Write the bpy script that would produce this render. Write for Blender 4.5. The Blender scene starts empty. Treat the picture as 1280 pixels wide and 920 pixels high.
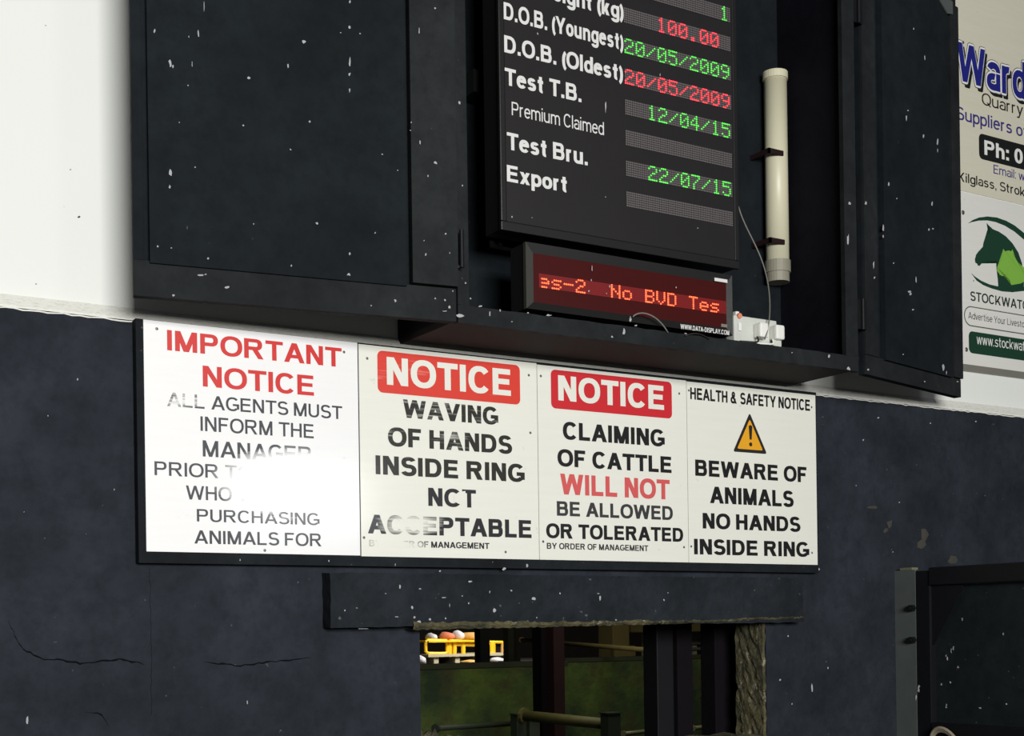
import bpy, bmesh, math, random
from mathutils import Vector, Matrix
from math import sin, cos, atan2, pi, radians
SC = bpy.context.scene
COL = SC.collection
random.seed(4)

# ---------------------------------------------------------------- camera (a levelled shot, cropped: lens shift)
FPX = 1700.0; PX, PY = 640.0, 790.0; ROLL = 0.014
TH = atan2(FPX, 2766.0)
CAM = Vector((0.0, -3.46722, 1.6))
R0 = Vector((cos(TH), -sin(TH), 0)); FW = Vector((sin(TH), cos(TH), 0)); U0 = Vector((0, 0, 1))
cr, sr = cos(ROLL), sin(ROLL)
cd = bpy.data.cameras.new('camera')
cam = bpy.data.objects.new('camera', cd); COL.objects.link(cam)
right = R0*cr - U0*sr; up = R0*sr + U0*cr
m = Matrix((right, up, -FW)).transposed().to_4x4(); m.translation = CAM
cam.matrix_world = m
cd.sensor_width = 36; cd.lens = FPX/1280*36
cd.shift_x = (640-PX)/1280; cd.shift_y = (PY-460)/1280
cd.clip_start = 0.05; cd.clip_end = 100
SC.camera = cam

# ---------------------------------------------------------------- light and exposure
W = bpy.data.worlds.new('world'); SC.world = W; W.use_nodes = True
bg = W.node_tree.nodes['Background']; bg.inputs[0].default_value = (0.86, 0.93, 1.0, 1); bg.inputs[1].default_value = 0.04
def area(name, loc, target, sx, sy, power, col):
    d = bpy.data.lights.new(name, 'AREA'); d.shape = 'RECTANGLE'; d.size = sx; d.size_y = sy; d.energy = power; d.color = col
    o = bpy.data.objects.new(name, d); COL.objects.link(o); o.location = loc
    o.rotation_euler = (Vector(target)-Vector(loc)).to_track_quat('-Z', 'Y').to_euler()
    return o
area('hall_daylight', (0.15, -7.5, 2.7), (1.6, 0, 2.4), 2.9, 1.5, 590, (1.0, 0.99, 0.965))
area('hall_window', (4.45, -7.0, 2.72), (1.45, 0, 2.0), 1.0, 0.45, 20, (0.93, 0.96, 1.0))
area('yard_fill', (6.6, 6.9, 2.5), (6.45, 8.2, 1.35), 1.6, 0.5, 48, (1.0, 0.97, 0.9))  # unseen light added over the yellow machine, in place of outside daylight
area('pen_fill', (4.2, 1.9, 3.0), (4.8, 4.0, 1.0), 2.2, 0.6, 29, (1.0, 0.95, 0.8))  # unseen fill added under the roof to brighten the mossy pen wall
SC.view_settings.view_transform = 'Standard'; SC.view_settings.look = 'None'
SC.view_settings.gamma = 1.0; SC.view_settings.use_curve_mapping = False
SC.view_settings.exposure = 0.0

# ---------------------------------------------------------------- helpers
def ray(x, y):
    u = x-PX; v = PY-y
    return R0*(u*cr+v*sr) + U0*(-u*sr+v*cr) + FW*FPX
def at(x, y, Y=0.0):
    r = ray(x, y); return CAM + r*((Y-CAM.y)/r.y)
def atX(x, y, X):
    r = ray(x, y); return CAM + r*((X-CAM.x)/r.x)
def s2l(c):
    c = c/255.0
    return c/12.92 if c <= 0.04045 else ((c+0.055)/1.055)**2.4
def rgb(r, g, b): return (s2l(r), s2l(g), s2l(b), 1)

ORG = {}
def obj(name, bm, mat, parent=None, label=None, cat=None, group=None, kind=None, smooth=False):
    me = bpy.data.meshes.new(name)
    if isinstance(bm, bmesh.types.BMesh):
        bmesh.ops.recalc_face_normals(bm, faces=bm.faces[:]) if not smooth == 'keep' else None
        bm.to_mesh(me); bm.free()
    else:
        me = bm; me.name = name
    xs = [v.co for v in me.vertices]
    lo = Vector([min(c[i] for c in xs) for i in range(3)]); hi = Vector([max(c[i] for c in xs) for i in range(3)])
    org = (lo+hi)/2
    if parent is None: org.z = lo.z
    me.transform(Matrix.Translation(-org))
    if smooth:
        for p in me.polygons: p.use_smooth = True
    me.materials.clear(); me.materials.append(mat)
    o = bpy.data.objects.new(name, me); COL.objects.link(o)
    if parent: o.parent = parent; o.location = org - ORG[parent.name]
    else: o.location = org
    ORG[o.name] = org
    if label: o['label'] = label
    if cat: o['category'] = cat
    if group: o['group'] = group
    if kind: o['kind'] = kind
    return o
def thing(name, loc, label, cat, group=None, kind=None):
    o = bpy.data.objects.new(name, None); COL.objects.link(o); o.location = loc; o.empty_display_size = 0.1
    ORG[o.name] = Vector(loc)
    if label: o['label'] = label
    if cat: o['category'] = cat
    if group: o['group'] = group
    if kind: o['kind'] = kind
    return o
def bx(bm, x0, x1, y0, y1, z0, z1, M=None, bev=0.0):
    b = bmesh.new(); bmesh.ops.create_cube(b, size=1)
    for v in b.verts: v.co = Vector(((x0+x1)/2+v.co.x*(x1-x0), (y0+y1)/2+v.co.y*(y1-y0), (z0+z1)/2+v.co.z*(z1-z0)))
    if bev: bmesh.ops.bevel(b, geom=b.edges[:], offset=bev, segments=2, affect='EDGES', profile=0.6)
    if M is not None: bmesh.ops.transform(b, matrix=M, verts=b.verts)
    tmp = bpy.data.meshes.new('t'); b.to_mesh(tmp); b.free(); bm.from_mesh(tmp); bpy.data.meshes.remove(tmp)
    return bm
def box(*a, **k): return bx(bmesh.new(), *a, **k)
def tube(bm, pts, r, n=10, r2=None, caps=True):
    pts = [Vector(p) for p in pts]; rings = []
    for i, p in enumerate(pts):
        d = (pts[min(i+1, len(pts)-1)]-pts[max(i-1, 0)]).normalized()
        a = d.orthogonal().normalized() if i == 0 else (prev - d*prev.dot(d)).normalized()
        prev = a; b = d.cross(a)
        rr = r if r2 is None else r+(r2-r)*i/(len(pts)-1)
        rings.append([bm.verts.new(p+a*cos(2*pi*k/n)*rr+b*sin(2*pi*k/n)*rr) for k in range(n)])
    for A, B in zip(rings, rings[1:]):
        for k in range(n): bm.faces.new((A[k], A[(k+1) % n], B[(k+1) % n], B[k]))
    if caps: bm.faces.new(rings[0][::-1]); bm.faces.new(rings[-1])
    return bm
def prism(bm, pts, off):
    """closed outline of points, extruded by the vector off"""
    a = [bm.verts.new(p) for p in pts]; b = [bm.verts.new(Vector(p)+Vector(off)) for p in pts]
    bm.faces.new(a); bm.faces.new(b[::-1]); n = len(a)
    for i in range(n): bm.faces.new((a[i], a[(i+1) % n], b[(i+1) % n], b[i]))
    return bm
def bez(P, n=16):
    out = []
    for i in range(n+1):
        t = i/n; q = [Vector(p) for p in P]
        while len(q) > 1: q = [q[k].lerp(q[k+1], t) for k in range(len(q)-1)]
        out.append(q[0])
    return out
def lump(bm, c, rx, ry, rz, seed=0, sub=2, amp=0.18):
    b = bmesh.new(); bmesh.ops.create_icosphere(b, subdivisions=sub, radius=1); rnd = random.Random(seed)
    ph = [rnd.uniform(0, 6) for _ in range(6)]
    for v in b.verts:
        n = sin(v.co.x*3+ph[0])*sin(v.co.y*3+ph[1])+0.5*sin(v.co.z*6+ph[2])*sin(v.co.x*5+ph[3])
        s = 1+amp*n
        v.co = Vector((c[0]+v.co.x*rx*s, c[1]+v.co.y*ry*s, c[2]+max(v.co.z, -0.7)*rz*s))
    t = bpy.data.meshes.new('t'); b.to_mesh(t); b.free(); bm.from_mesh(t); bpy.data.meshes.remove(t); return bm

# ---------------------------------------------------------------- materials
def nodes(name):
    m = bpy.data.materials.new(name); m.use_nodes = True
    nt = m.node_tree; return m, nt, nt.nodes['Principled BSDF']
def N(nt, t, **kw):
    n = nt.nodes.new(t)
    for k, v in kw.items(): setattr(n, k, v)
    return n
def math_(nt, op, a, b=None, c=None):
    n = N(nt, 'ShaderNodeMath', operation=op)
    for i, v in enumerate((a, b, c)):
        if v is None: continue
        if isinstance(v, (int, float)): n.inputs[i].default_value = v
        else: nt.links.new(v, n.inputs[i])
    return n.outputs[0]
def pos(nt, sx=1, sy=1, sz=1):
    g = N(nt, 'ShaderNodeNewGeometry'); mp = N(nt, 'ShaderNodeMapping'); mp.inputs['Scale'].default_value = (sx, sy, sz)
    nt.links.new(g.outputs['Position'], mp.inputs[0]); return mp.outputs[0]
def noise(nt, vec, scale, detail=4, rough=0.55, lo=0.0, hi=1.0):
    n = N(nt, 'ShaderNodeTexNoise'); n.inputs['Scale'].default_value = scale; n.inputs['Detail'].default_value = detail; n.inputs['Roughness'].default_value = rough
    nt.links.new(vec, n.inputs['Vector']); o = n.outputs['Fac']
    if (lo, hi) != (0.0, 1.0):
        r = N(nt, 'ShaderNodeMapRange'); r.inputs[1].default_value = lo; r.inputs[2].default_value = hi; nt.links.new(o, r.inputs[0]); o = r.outputs[0]
    return o
def mix(nt, f, a, b):
    n = N(nt, 'ShaderNodeMix', data_type='RGBA')
    if isinstance(f, (int, float)): n.inputs[0].default_value = f
    else: nt.links.new(f, n.inputs[0])
    for i, v in ((6, a), (7, b)):
        if isinstance(v, tuple): n.inputs[i].default_value = v
        else: nt.links.new(v, n.inputs[i])
    return n.outputs[2]
def bump(nt, bs, h, strength, dist=0.01):
    b = N(nt, 'ShaderNodeBump'); b.inputs['Strength'].default_value = strength; b.inputs['Distance'].default_value = dist
    nt.links.new(h, b.inputs['Height']); nt.links.new(b.outputs[0], bs.inputs['Normal'])
def simple(name, col, rough=0.5, metal=0.0, spec=0.5, coat=0.0, var=0.12, scale=9, bmp=0.1, emit=None, est=0):
    m, nt, bs = nodes(name); p = pos(nt)
    n = noise(nt, p, scale, 5)
    dark = tuple(c*(1-var) for c in col[:3])+(1,); light = tuple(min(1, c*(1+var)) for c in col[:3])+(1,)
    nt.links.new(mix(nt, n, dark, light), bs.inputs['Base Color'])
    bs.inputs['Roughness'].default_value = rough; bs.inputs['Metallic'].default_value = metal
    bs.inputs['Specular IOR Level'].default_value = spec; bs.inputs['Coat Weight'].default_value = coat
    if bmp: bump(nt, bs, noise(nt, p, scale*9, 3), bmp, 0.003)
    if emit: bs.inputs['Emission Color'].default_value = emit; bs.inputs['Emission Strength'].default_value = est
    return m
def darkpaint(name, c1, c2, rough, bs1, bs2, speck=0.72, streak=1.0, bd=0.012, grime=0.0):
    """black-blue paint with uneven tone, orange-peel relief and pale flecks of splash"""
    m, nt, bs = nodes(name); p = pos(nt)
    base = mix(nt, noise(nt, p, 3.2, 6, 0.6, 0.3, 0.7), c1, c2)
    base = mix(nt, math_(nt, 'MULTIPLY', noise(nt, p, 19, 6, 0.7, 0.42, 0.68), 0.45), base, tuple(c*0.55 for c in c1[:3])+(1,))
    if grime:
        base = mix(nt, math_(nt, 'MULTIPLY', noise(nt, p, 5.5, 5, 0.65, 0.55, 0.75), grime), base, rgb(74, 70, 60))
    v = noise(nt, pos(nt, 1, 1, 1/streak), 55, 2, 0.5, speck, speck+0.05)
    base = mix(nt, math_(nt, 'MULTIPLY', v, 0.40), base, rgb(130, 130, 130))
    nt.links.new(base, bs.inputs['Base Color']); bs.inputs['Roughness'].default_value = rough; bs.inputs['Specular IOR Level'].default_value = 0.10
    h = math_(nt, 'ADD', math_(nt, 'MULTIPLY', noise(nt, p, bs1, 5, 0.6), 1.0), math_(nt, 'MULTIPLY', noise(nt, p, bs2, 4), 0.25))
    bump(nt, bs, h, 0.6, bd); return m
M = {}
M['wall_dark'] = darkpaint('painted_render', rgb(33, 37, 43), rgb(51, 55, 63), 0.8, 5, 60, 0.76, bd=0.014)
M['lintel'] = darkpaint('painted_concrete_beam', rgb(24, 29, 33), rgb(42, 47, 52), 0.78, 9, 70, 0.73, bd=0.012)
M['board'] = darkpaint('painted_backing_board', rgb(24, 27, 30), rgb(38, 42, 46), 0.78, 6, 40, 0.72, bd=0.006)
M['door_dark'] = darkpaint('painted_plywood', rgb(20, 25, 29), rgb(30, 36, 40), 0.78, 2, 90, 0.77, 3.0, 0.003)
M['frame_dark'] = darkpaint('painted_timber', rgb(28, 31, 33), rgb(44, 47, 48), 0.75, 6, 90, 0.76, 2.0, 0.004)
M['inside_dark'] = darkpaint('cabinet_inside_paint', rgb(16, 16, 22), rgb(24, 24, 32), 0.7, 4, 60, 0.78, 2.0, 0.003)
M['soffit'] = simple('bare_brown_underside', rgb(34, 30, 27), 0.8, spec=0.2)
def whitewall():
    m, nt, bs = nodes('white_painted_plaster'); p = pos(nt)
    c = mix(nt, noise(nt, p, 1.2, 3), rgb(231, 234, 229), rgb(238, 240, 236))
    v = noise(nt, p, 38, 2, 0.5, 0.755, 0.79)
    nt.links.new(mix(nt, math_(nt, 'MULTIPLY', v, 0.35), c, rgb(120, 120, 110)), bs.inputs['Base Color'])
    bs.inputs['Roughness'].default_value = 0.75; bs.inputs['Specular IOR Level'].default_value = 0.25
    bump(nt, bs, noise(nt, p, 70, 3), 0.15, 0.003); return m
M['white_wall'] = whitewall()
def ledge():
    m, nt, bs = nodes('dirty_white_ledge'); p = pos(nt)
    c = mix(nt, noise(nt, pos(nt, 1, 1, 6), 60, 5, 0.7, 0.52, 0.7), rgb(238, 238, 230), rgb(200, 198, 186))
    nt.links.new(c, bs.inputs['Base Color']); bs.inputs['Roughness'].default_value = 0.8
    bump(nt, bs, noise(nt, p, 120, 4), 0.4, 0.003); return m
M['ledge'] = ledge()
def signmat(name, c1, c2, dirt=0.3, rough=0.12):
    m, nt, bs = nodes(name); p = pos(nt)
    c = mix(nt, noise(nt, pos(nt, 1, 1, 14), 5, 4), c1, c2)
    c = mix(nt, math_(nt, 'MULTIPLY', noise(nt, p, 30, 3, 0.6, 0.70, 0.78), dirt), c, rgb(150, 148, 135))
    nt.links.new(c, bs.inputs['Base Color']); bs.inputs['Roughness'].default_value = 0.45
    bs.inputs['Coat Weight'].default_value = 0.6; bs.inputs['Coat Roughness'].default_value = rough
    bump(nt, bs, noise(nt, pos(nt, 1, 1, 5), 3, 3), 0.12, 0.01); return m
M['sign_white'] = signmat('white_aluminium_sign', rgb(243, 243, 243), rgb(250, 250, 250), 0.15)
M['sign_cream'] = signmat('cream_vinyl_sign', rgb(234, 234, 223), rgb(242, 242, 232), 0.45)
M['poster_cream'] = signmat('cream_poster', rgb(214, 209, 188), rgb(224, 220, 202), 0.2)
M['poster_white'] = signmat('white_poster', rgb(226, 226, 220), rgb(234, 234, 228), 0.2)
def ink(name, col, paper, cx=0, cz=0, rx=1, rz=1, fade=0.0, streak=0.0, thr=0.5, coat=0.6):
    """printed lettering that has worn away in horizontal scratches"""
    m, nt, bs = nodes(name)
    n = noise(nt, pos(nt, 5, 5, 95), 1.6, 3, 0.6)
    n2 = noise(nt, pos(nt), 7, 3)
    g = N(nt, 'ShaderNodeNewGeometry'); s = N(nt, 'ShaderNodeSeparateXYZ'); nt.links.new(g.outputs['Position'], s.inputs[0])
    dx = math_(nt, 'DIVIDE', math_(nt, 'SUBTRACT', s.outputs[0], cx), rx); dz = math_(nt, 'DIVIDE', math_(nt, 'SUBTRACT', s.outputs[2], cz), rz)
    d = math_(nt, 'SQRT', math_(nt, 'ADD', math_(nt, 'MULTIPLY', dx, dx), math_(nt, 'MULTIPLY', dz, dz)))
    f = math_(nt, 'MULTIPLY', math_(nt, 'MAXIMUM', math_(nt, 'SUBTRACT', 1.0, d), 0.0), fade)
    v = math_(nt, 'ADD', math_(nt, 'ADD', math_(nt, 'MULTIPLY', math_(nt, 'SUBTRACT', n, 0.5), streak), math_(nt, 'MULTIPLY', math_(nt, 'SUBTRACT', n2, 0.5), streak*0.9)), f)
    r = N(nt, 'ShaderNodeMapRange'); r.inputs[1].default_value = thr-0.12; r.inputs[2].default_value = thr+0.22; nt.links.new(v, r.inputs[0])
    nt.links.new(mix(nt, r.outputs[0], col, paper), bs.inputs['Base Color'])
    bs.inputs['Roughness'].default_value = 0.45; bs.inputs['Coat Weight'].default_value = coat; bs.inputs['Coat Roughness'].default_value = 0.12
    return m
def flat(name, col, rough=0.5, coat=0.3):
    m, nt, bs = nodes(name); p = pos(nt)
    nt.links.new(mix(nt, noise(nt, p, 20, 2), tuple(c*0.93 for c in col[:3])+(1,), col), bs.inputs['Base Color'])
    bs.inputs['Roughness'].default_value = rough; bs.inputs['Coat Weight'].default_value = coat; bs.inputs['Coat Roughness'].default_value = 0.2
    return m
def led(name, col, strength):
    m, nt, bs = nodes(name); bs.inputs['Base Color'].default_value = (col[0]*0.3, col[1]*0.3, col[2]*0.3, 1)
    n = noise(nt, pos(nt), 90, 1)
    bs.inputs['Emission Color'].default_value = col
    nt.links.new(math_(nt, 'MULTIPLY', math_(nt, 'ADD', n, 0.5), strength), bs.inputs['Emission Strength']); return m
M['led_green'] = led('lit_green_led', (0.10, 0.85, 0.08, 1), 1.5)
M['led_red'] = led('lit_red_led', (1.0, 0.03, 0.045, 1), 3.4)
M['led_ticker'] = led('lit_orange_red_led', (1.0, 0.10, 0.03, 1), 3.4)
def dotgrid(name, x0, z0, px_, pz_, dot, back, emit=None, es=0.0):
    m, nt, bs = nodes(name)
    g = N(nt, 'ShaderNodeNewGeometry'); s = N(nt, 'ShaderNodeSeparateXYZ'); nt.links.new(g.outputs['Position'], s.inputs[0])
    fx = math_(nt, 'SUBTRACT', math_(nt, 'FRACT', math_(nt, 'DIVIDE', math_(nt, 'SUBTRACT', s.outputs[0], x0), px_)), 0.5)
    fz = math_(nt, 'SUBTRACT', math_(nt, 'FRACT', math_(nt, 'DIVIDE', math_(nt, 'SUBTRACT', s.outputs[2], z0), pz_)), 0.5)
    d = math_(nt, 'SQRT', math_(nt, 'ADD', math_(nt, 'MULTIPLY', fx, fx), math_(nt, 'MULTIPLY', fz, fz)))
    k = math_(nt, 'LESS_THAN', d, 0.40)
    nt.links.new(mix(nt, k, back, dot), bs.inputs['Base Color']); bs.inputs['Roughness'].default_value = 0.5
    if emit:
        bs.inputs['Emission Color'].default_value = emit; bs.inputs['Emission Strength'].default_value = es
    return m
M['screen'] = simple('matt_black_fascia', rgb(34, 32, 34), 0.42, spec=0.5, var=0.15, scale=6, bmp=0.05)
M['bezel'] = simple('black_aluminium_bezel', rgb(26, 27, 26), 0.4, 0.0, spec=0.6)
M['bezel_grey'] = simple('grey_sheen_bezel', rgb(66, 66, 62), 0.42, 0.0, spec=0.6)  # sheen on the ticker's left end, put into the colour as grey
M['red_glass'] = simple('dark_red_filter', rgb(66, 16, 15), 0.3, spec=0.5, coat=0.2, var=0.1, bmp=0.0)
M['white_text'] = flat('white_vinyl_letters', rgb(226, 226, 224))
M['fleck'] = flat('pale_splash', rgb(176, 176, 178), 0.8, 0)
M['pvc'] = simple('yellowed_white_pvc', rgb(218, 214, 186), 0.4, spec=0.5, var=0.05, scale=4)
M['pvc_grey'] = simple('grey_plastic_cap', rgb(150, 146, 130), 0.5)
M['socket'] = simple('white_socket_plastic', rgb(205, 208, 200), 0.4, var=0.12, scale=25)
M['plug'] = simple('white_plug_plastic', rgb(236, 236, 230), 0.35)
M['cable_black'] = simple('black_cable', rgb(36, 34, 32), 0.5)
M['cable_grey'] = simple('grey_cable', rgb(120, 118, 112), 0.5)
M['salmon'] = simple('salmon_indicator', rgb(228, 140, 110), 0.4)
M['steel_dark'] = simple('black_painted_steel', rgb(17, 18, 21), 0.55, 0.0, spec=0.25, var=0.3)
M['steel_grey'] = simple('grey_painted_steel', rgb(84, 90, 88), 0.5, 0.0, var=0.25)
M['gate_sheet'] = darkpaint('scuffed_black_sheet', rgb(26, 31, 32), rgb(38, 43, 44), 0.45, 5, 60, 0.73, 1, 0.004)
M['rust'] = simple('rusty_maroon_steel', rgb(40, 24, 26), 0.8, spec=0.15, var=0.3)
M['purple_steel'] = simple('dark_purple_steel', rgb(17, 14, 18), 0.8, spec=0.1, var=0.25)
M['green_steel'] = simple('dull_green_steel', rgb(48, 56, 44), 0.6)
M['galv'] = simple('galvanised_pipe', rgb(128, 128, 100), 0.45, 0.3, var=0.25)
M['mossy_pipe'] = simple('mossy_pipe', rgb(92, 90, 48), 0.6, var=0.4, scale=14)
def moss():
    m, nt, bs = nodes('mossy_concrete'); p = pos(nt)
    c = mix(nt, noise(nt, p, 2.2, 6, 0.65, 0.38, 0.66), rgb(42, 60, 40), rgb(92, 112, 46))
    c = mix(nt, noise(nt, p, 4.5, 4, 0.6, 0.5, 0.7), c, rgb(70, 66, 38))
    nt.links.new(c, bs.inputs['Base Color']); bs.inputs['Roughness'].default_value = 0.9; bump(nt, bs, noise(nt, p, 20, 5), 0.6, 0.02); return m
M['moss'] = moss()
M['moss_dark'] = simple('damp_coping', rgb(52, 56, 38), 0.9, var=0.3)
M['ochre'] = simple('ochre_concrete', rgb(128, 116, 70), 0.9, var=0.25)
def reveal():
    m, nt, bs = nodes('broken_concrete'); p = pos(nt)
    c = mix(nt, noise(nt, p, 12, 6, 0.7, 0.35, 0.7), rgb(52, 54, 40), rgb(120, 112, 78))
    c = mix(nt, noise(nt, p, 22, 5, 0.7, 0.58, 0.66), c, rgb(170, 166, 140))
    nt.links.new(c, bs.inputs['Base Color']); bs.inputs['Roughness'].default_value = 0.9; bump(nt, bs, noise(nt, p, 25, 6, 0.7), 1.0, 0.03); return m
M['reveal'] = reveal()
M['concrete'] = simple('grey_concrete', rgb(58, 55, 50), 0.9, var=0.2, scale=3, bmp=0.3)
M['shed_dark'] = simple('dark_shed_lining', rgb(46, 42, 36), 0.9, var=0.3)
M['yellow'] = simple('yellow_machine_paint', rgb(244, 190, 28), 0.45, var=0.12)
M['pale_deck'] = simple('pale_weathered_deck', rgb(190, 180, 150), 0.8)
M['sack_pink'] = simple('faded_pink_sack', rgb(206, 120, 88), 0.8)
M['sack_white'] = simple('white_feed_sack', rgb(206, 202, 206), 0.8)
M['sack_tan'] = simple('tan_feed_sack', rgb(206, 160, 90), 0.8)
M['alum'] = simple('dull_aluminium', rgb(140, 138, 128), 0.5, 0.3)
M['screw'] = simple('dull_screw', rgb(110, 110, 104), 0.4, 0.6)
M['rope'] = simple('frayed_rope', rgb(150, 140, 120), 0.9)

# ---------------------------------------------------------------- a plain grotesque alphabet drawn from bars, slants and bowls
def glyph(ch, w):
    """polygons (lists of x, y) of one letter with cap height 1 and stem width w; returns polygons and advance"""
    v = w*0.86; g = []; xh = 0.735
    def R(x0, x1, y0, y1): g.append([(x0, y0), (x1, y0), (x1, y1), (x0, y1)])
    def V(x, y0=0, y1=1): R(x, x+w, y0, y1)
    def H(y, x0, x1): R(x0, x1, y, y+v)
    def Dg(xa, ya, xb, yb, k=1.12): hw = w*k; g.append([(xa, ya), (xa+hw, ya), (xb+hw, yb), (xb, yb)])
    def A(x0, x1, y0, y1, a0=0, a1=360, t=1.0):
        cx, cy, rx, ry = (x0+x1)/2, (y0+y1)/2, (x1-x0)/2, (y1-y0)/2; n = max(4, int(abs(a1-a0)/15))
        P = [(radians(a0+(a1-a0)*i/n)) for i in range(n+1)]
        def pt(a, dx, dy):
            c, s = cos(a), sin(a); e = 0.88
            return (cx+(rx-dx)*math.copysign(abs(c)**e, c), cy+(ry-dy)*math.copysign(abs(s)**e, s))
        for a, b in zip(P, P[1:]): g.append([pt(a, 0, 0), pt(b, 0, 0), pt(b, w*t, v*t), pt(a, w*t, v*t)])
    def bowl(y0, y1, W, r): A(W-2*r, W, y0, y1, -90, 90); H(y0, w/2, W-r+0.001); H(y1-v, w/2, W-r+0.001)
    h = w*1.12; adv = None
    if ch == 'A': W = 0.96; Dg(0, 0, (W-h)/2, 1); Dg(W-h, 0, (W-h)/2, 1); H(0.22, W*0.2, W*0.8)
    elif ch == 'B': W = 0.82; V(0); bowl(0, 0.53+v/2, W, 0.29); bowl(0.53-v/2, 1, W*0.95, 0.26)
    elif ch == 'C': W = 0.90; A(0, W, -0.015, 1.015, 38, 322)
    elif ch == 'D': W = 0.85; V(0); bowl(0, 1, W, 0.44)
    elif ch == 'E': W = 0.75; V(0); H(0, w/2, W); H(1-v, w/2, W*0.97); H(0.52-v/2, w/2, W*0.92)
    elif ch == 'F': W = 0.68; V(0); H(1-v, w/2, W); H(0.5-v/2, w/2, W*0.88)
    elif ch == 'G': W = 0.94; A(0, W, -0.015, 1.015, 40, 318); R(W-w, W, 0.13, 0.46); H(0.46-v*0.6, W*0.52, W)
    elif ch == 'H': W = 0.80; V(0); V(W-w); H(0.52-v/2, w/2, W-w/2)
    elif ch in 'Il': W = w; V(0)
    elif ch == 'K': W = 0.86; V(0); Dg(w*0.4, 0.26, W-h*1.15, 1, 1.25); Dg(W-h*1.2, 0, W*0.27, 0.60, 1.25)
    elif ch == 'L': W = 0.68; V(0); H(0, w/2, W)
    elif ch == 'M': W = 0.95; V(0); V(W-w); Dg((W-h)/2, 0, 0, 1); Dg((W-h)/2, 0, W-h, 1)
    elif ch == 'N': W = 0.80; V(0); V(W-w); Dg(W-h, 0, 0, 1, 1.15)
    elif ch == 'O': W = 0.98; A(0, W, -0.015, 1.015)
    elif ch == 'P': W = 0.78; V(0); bowl(0.40, 1, W, 0.30)
    elif ch == 'Q': W = 0.98; A(0, W, -0.015, 1.015); Dg(W-h, -0.06, W*0.52, 0.26)
    elif ch == 'R': W = 0.87; V(0); bowl(0.43, 1, W*0.94, 0.28); Dg(W-h*1.05, 0, W*0.42, 0.45, 1.2)
    elif ch == 'S': W = 0.80; A(0.03, W*0.96, 0.51-v/2, 1.015, 22, 270); A(0, W, -0.015, 0.51+v/2, 90, -160)
    elif ch == 'T': W = 0.80; H(1-v, 0, W); V((W-w)/2)
    elif ch == 'U': W = 0.80; V(0, 0.33); V(W-w, 0.33); A(0, W, -0.015, 0.70, 180, 360)
    elif ch == 'V': W = 0.93; Dg((W-h)/2, 0, 0, 1); Dg((W-h)/2, 0, W-h, 1)
    elif ch == 'W':
        W = 1.32
        for a, b in ((0.26, 0), (0.26, 0.5), (0.74, 0.5), (0.74, 1)): Dg(a*W-h/2, 0, min(max(b*W-h/2, 0), W-h), 1, 1.06)
    elif ch == 'Y': W = 0.92; Dg((W-h)/2, 0.38, 0, 1); Dg((W-h)/2, 0.38, W-h, 1); V((W-w)/2, 0, 0.42)
    elif ch == 'X': W = 0.9; Dg(0, 0, W-h, 1); Dg(W-h, 0, 0, 1)
    elif ch == '&': W = 0.95; A(0.16, 0.66, 0.50, 1.015, 0, 360, 0.9); A(0, 0.74, -0.015, 0.60, 95, 385); Dg(W-h*1.3, 0, 0.17, 0.74, 1.2)
    elif ch == '0': W = 0.68; A(0, W, -0.015, 1.015)
    elif ch == 'a': W = 0.66; V(W-w, 0, 0.46); A(0.02, W, 0.24, xh+0.01, 0, 160); A(0, W*1.0, -0.01, 0.45, 75, 330)
    elif ch == 'c': W = 0.66; A(0, W, -0.01, xh+0.01, 42, 318)
    elif ch in 'dgopb':
        W = 0.70; A(0, W, -0.01, xh+0.01)
        if ch == 'd': V(W-w)
        if ch == 'b': V(0)
        if ch == 'p': V(0, -0.29, xh)
        if ch == 'g': R(W-w, W, -0.04, xh); A(0, W, -0.30, 0.22, 195, 360)
    elif ch == 'e': W = 0.70; A(0, W, -0.01, xh+0.01, 0, 322); H(0.33, w/2, W-w*0.15)
    elif ch == 'f': W = 0.44; V(0.1, 0, 0.8); H(xh-v, 0, W*0.9); A(0.1, W+0.22, 0.6, 1.01, 100, 180)
    elif ch in 'hn': W = 0.68; V(0, 0, 1 if ch == 'h' else xh); A(0, W, 0.17, xh+0.01, 0, 165); V(W-w, 0, 0.47)
    elif ch == 'i': W = w; V(0, 0, xh); R(0, w, 1-v*1.05, 1)
    elif ch == 'k': W = 0.66; V(0); Dg(w*0.4, 0.18, W-h*1.15, xh, 1.2); Dg(W-h*1.15, 0, W*0.24, 0.45, 1.2)
    elif ch == 'm': W = 1.08; V(0, 0, xh); m_ = (W-w)/2; A(0, m_+w, 0.17, xh+0.01, 0, 165); V(m_, 0, 0.47); A(m_, W, 0.17, xh+0.01, 0, 165); V(W-w, 0, 0.47)
    elif ch == 'r': W = 0.42; V(0, 0, xh); A(0, W+0.22, 0.20, xh+0.01, 82, 170)
    elif ch == 's': W = 0.62; m_ = xh/2+0.01; A(0.02, W*0.97, m_-v/2, xh+0.01, 22, 270); A(0, W, -0.01, m_+v/2, 90, -160)
    elif ch == 't': W = 0.42; V(0.1, 0.14, 0.94); H(xh-v, 0, W*0.95); A(0.1, W+0.16, -0.01, 0.36, 180, 275)
    elif ch == 'u': W = 0.68; V(0, 0.27, xh); V(W-w, 0, xh); A(0, W, -0.01, 0.56, 180, 350)
    elif ch == 'v': W = 0.68; Dg((W-h)/2, 0, 0, xh); Dg((W-h)/2, 0, W-h, xh)
    elif ch == 'w':
        W = 0.98
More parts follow.
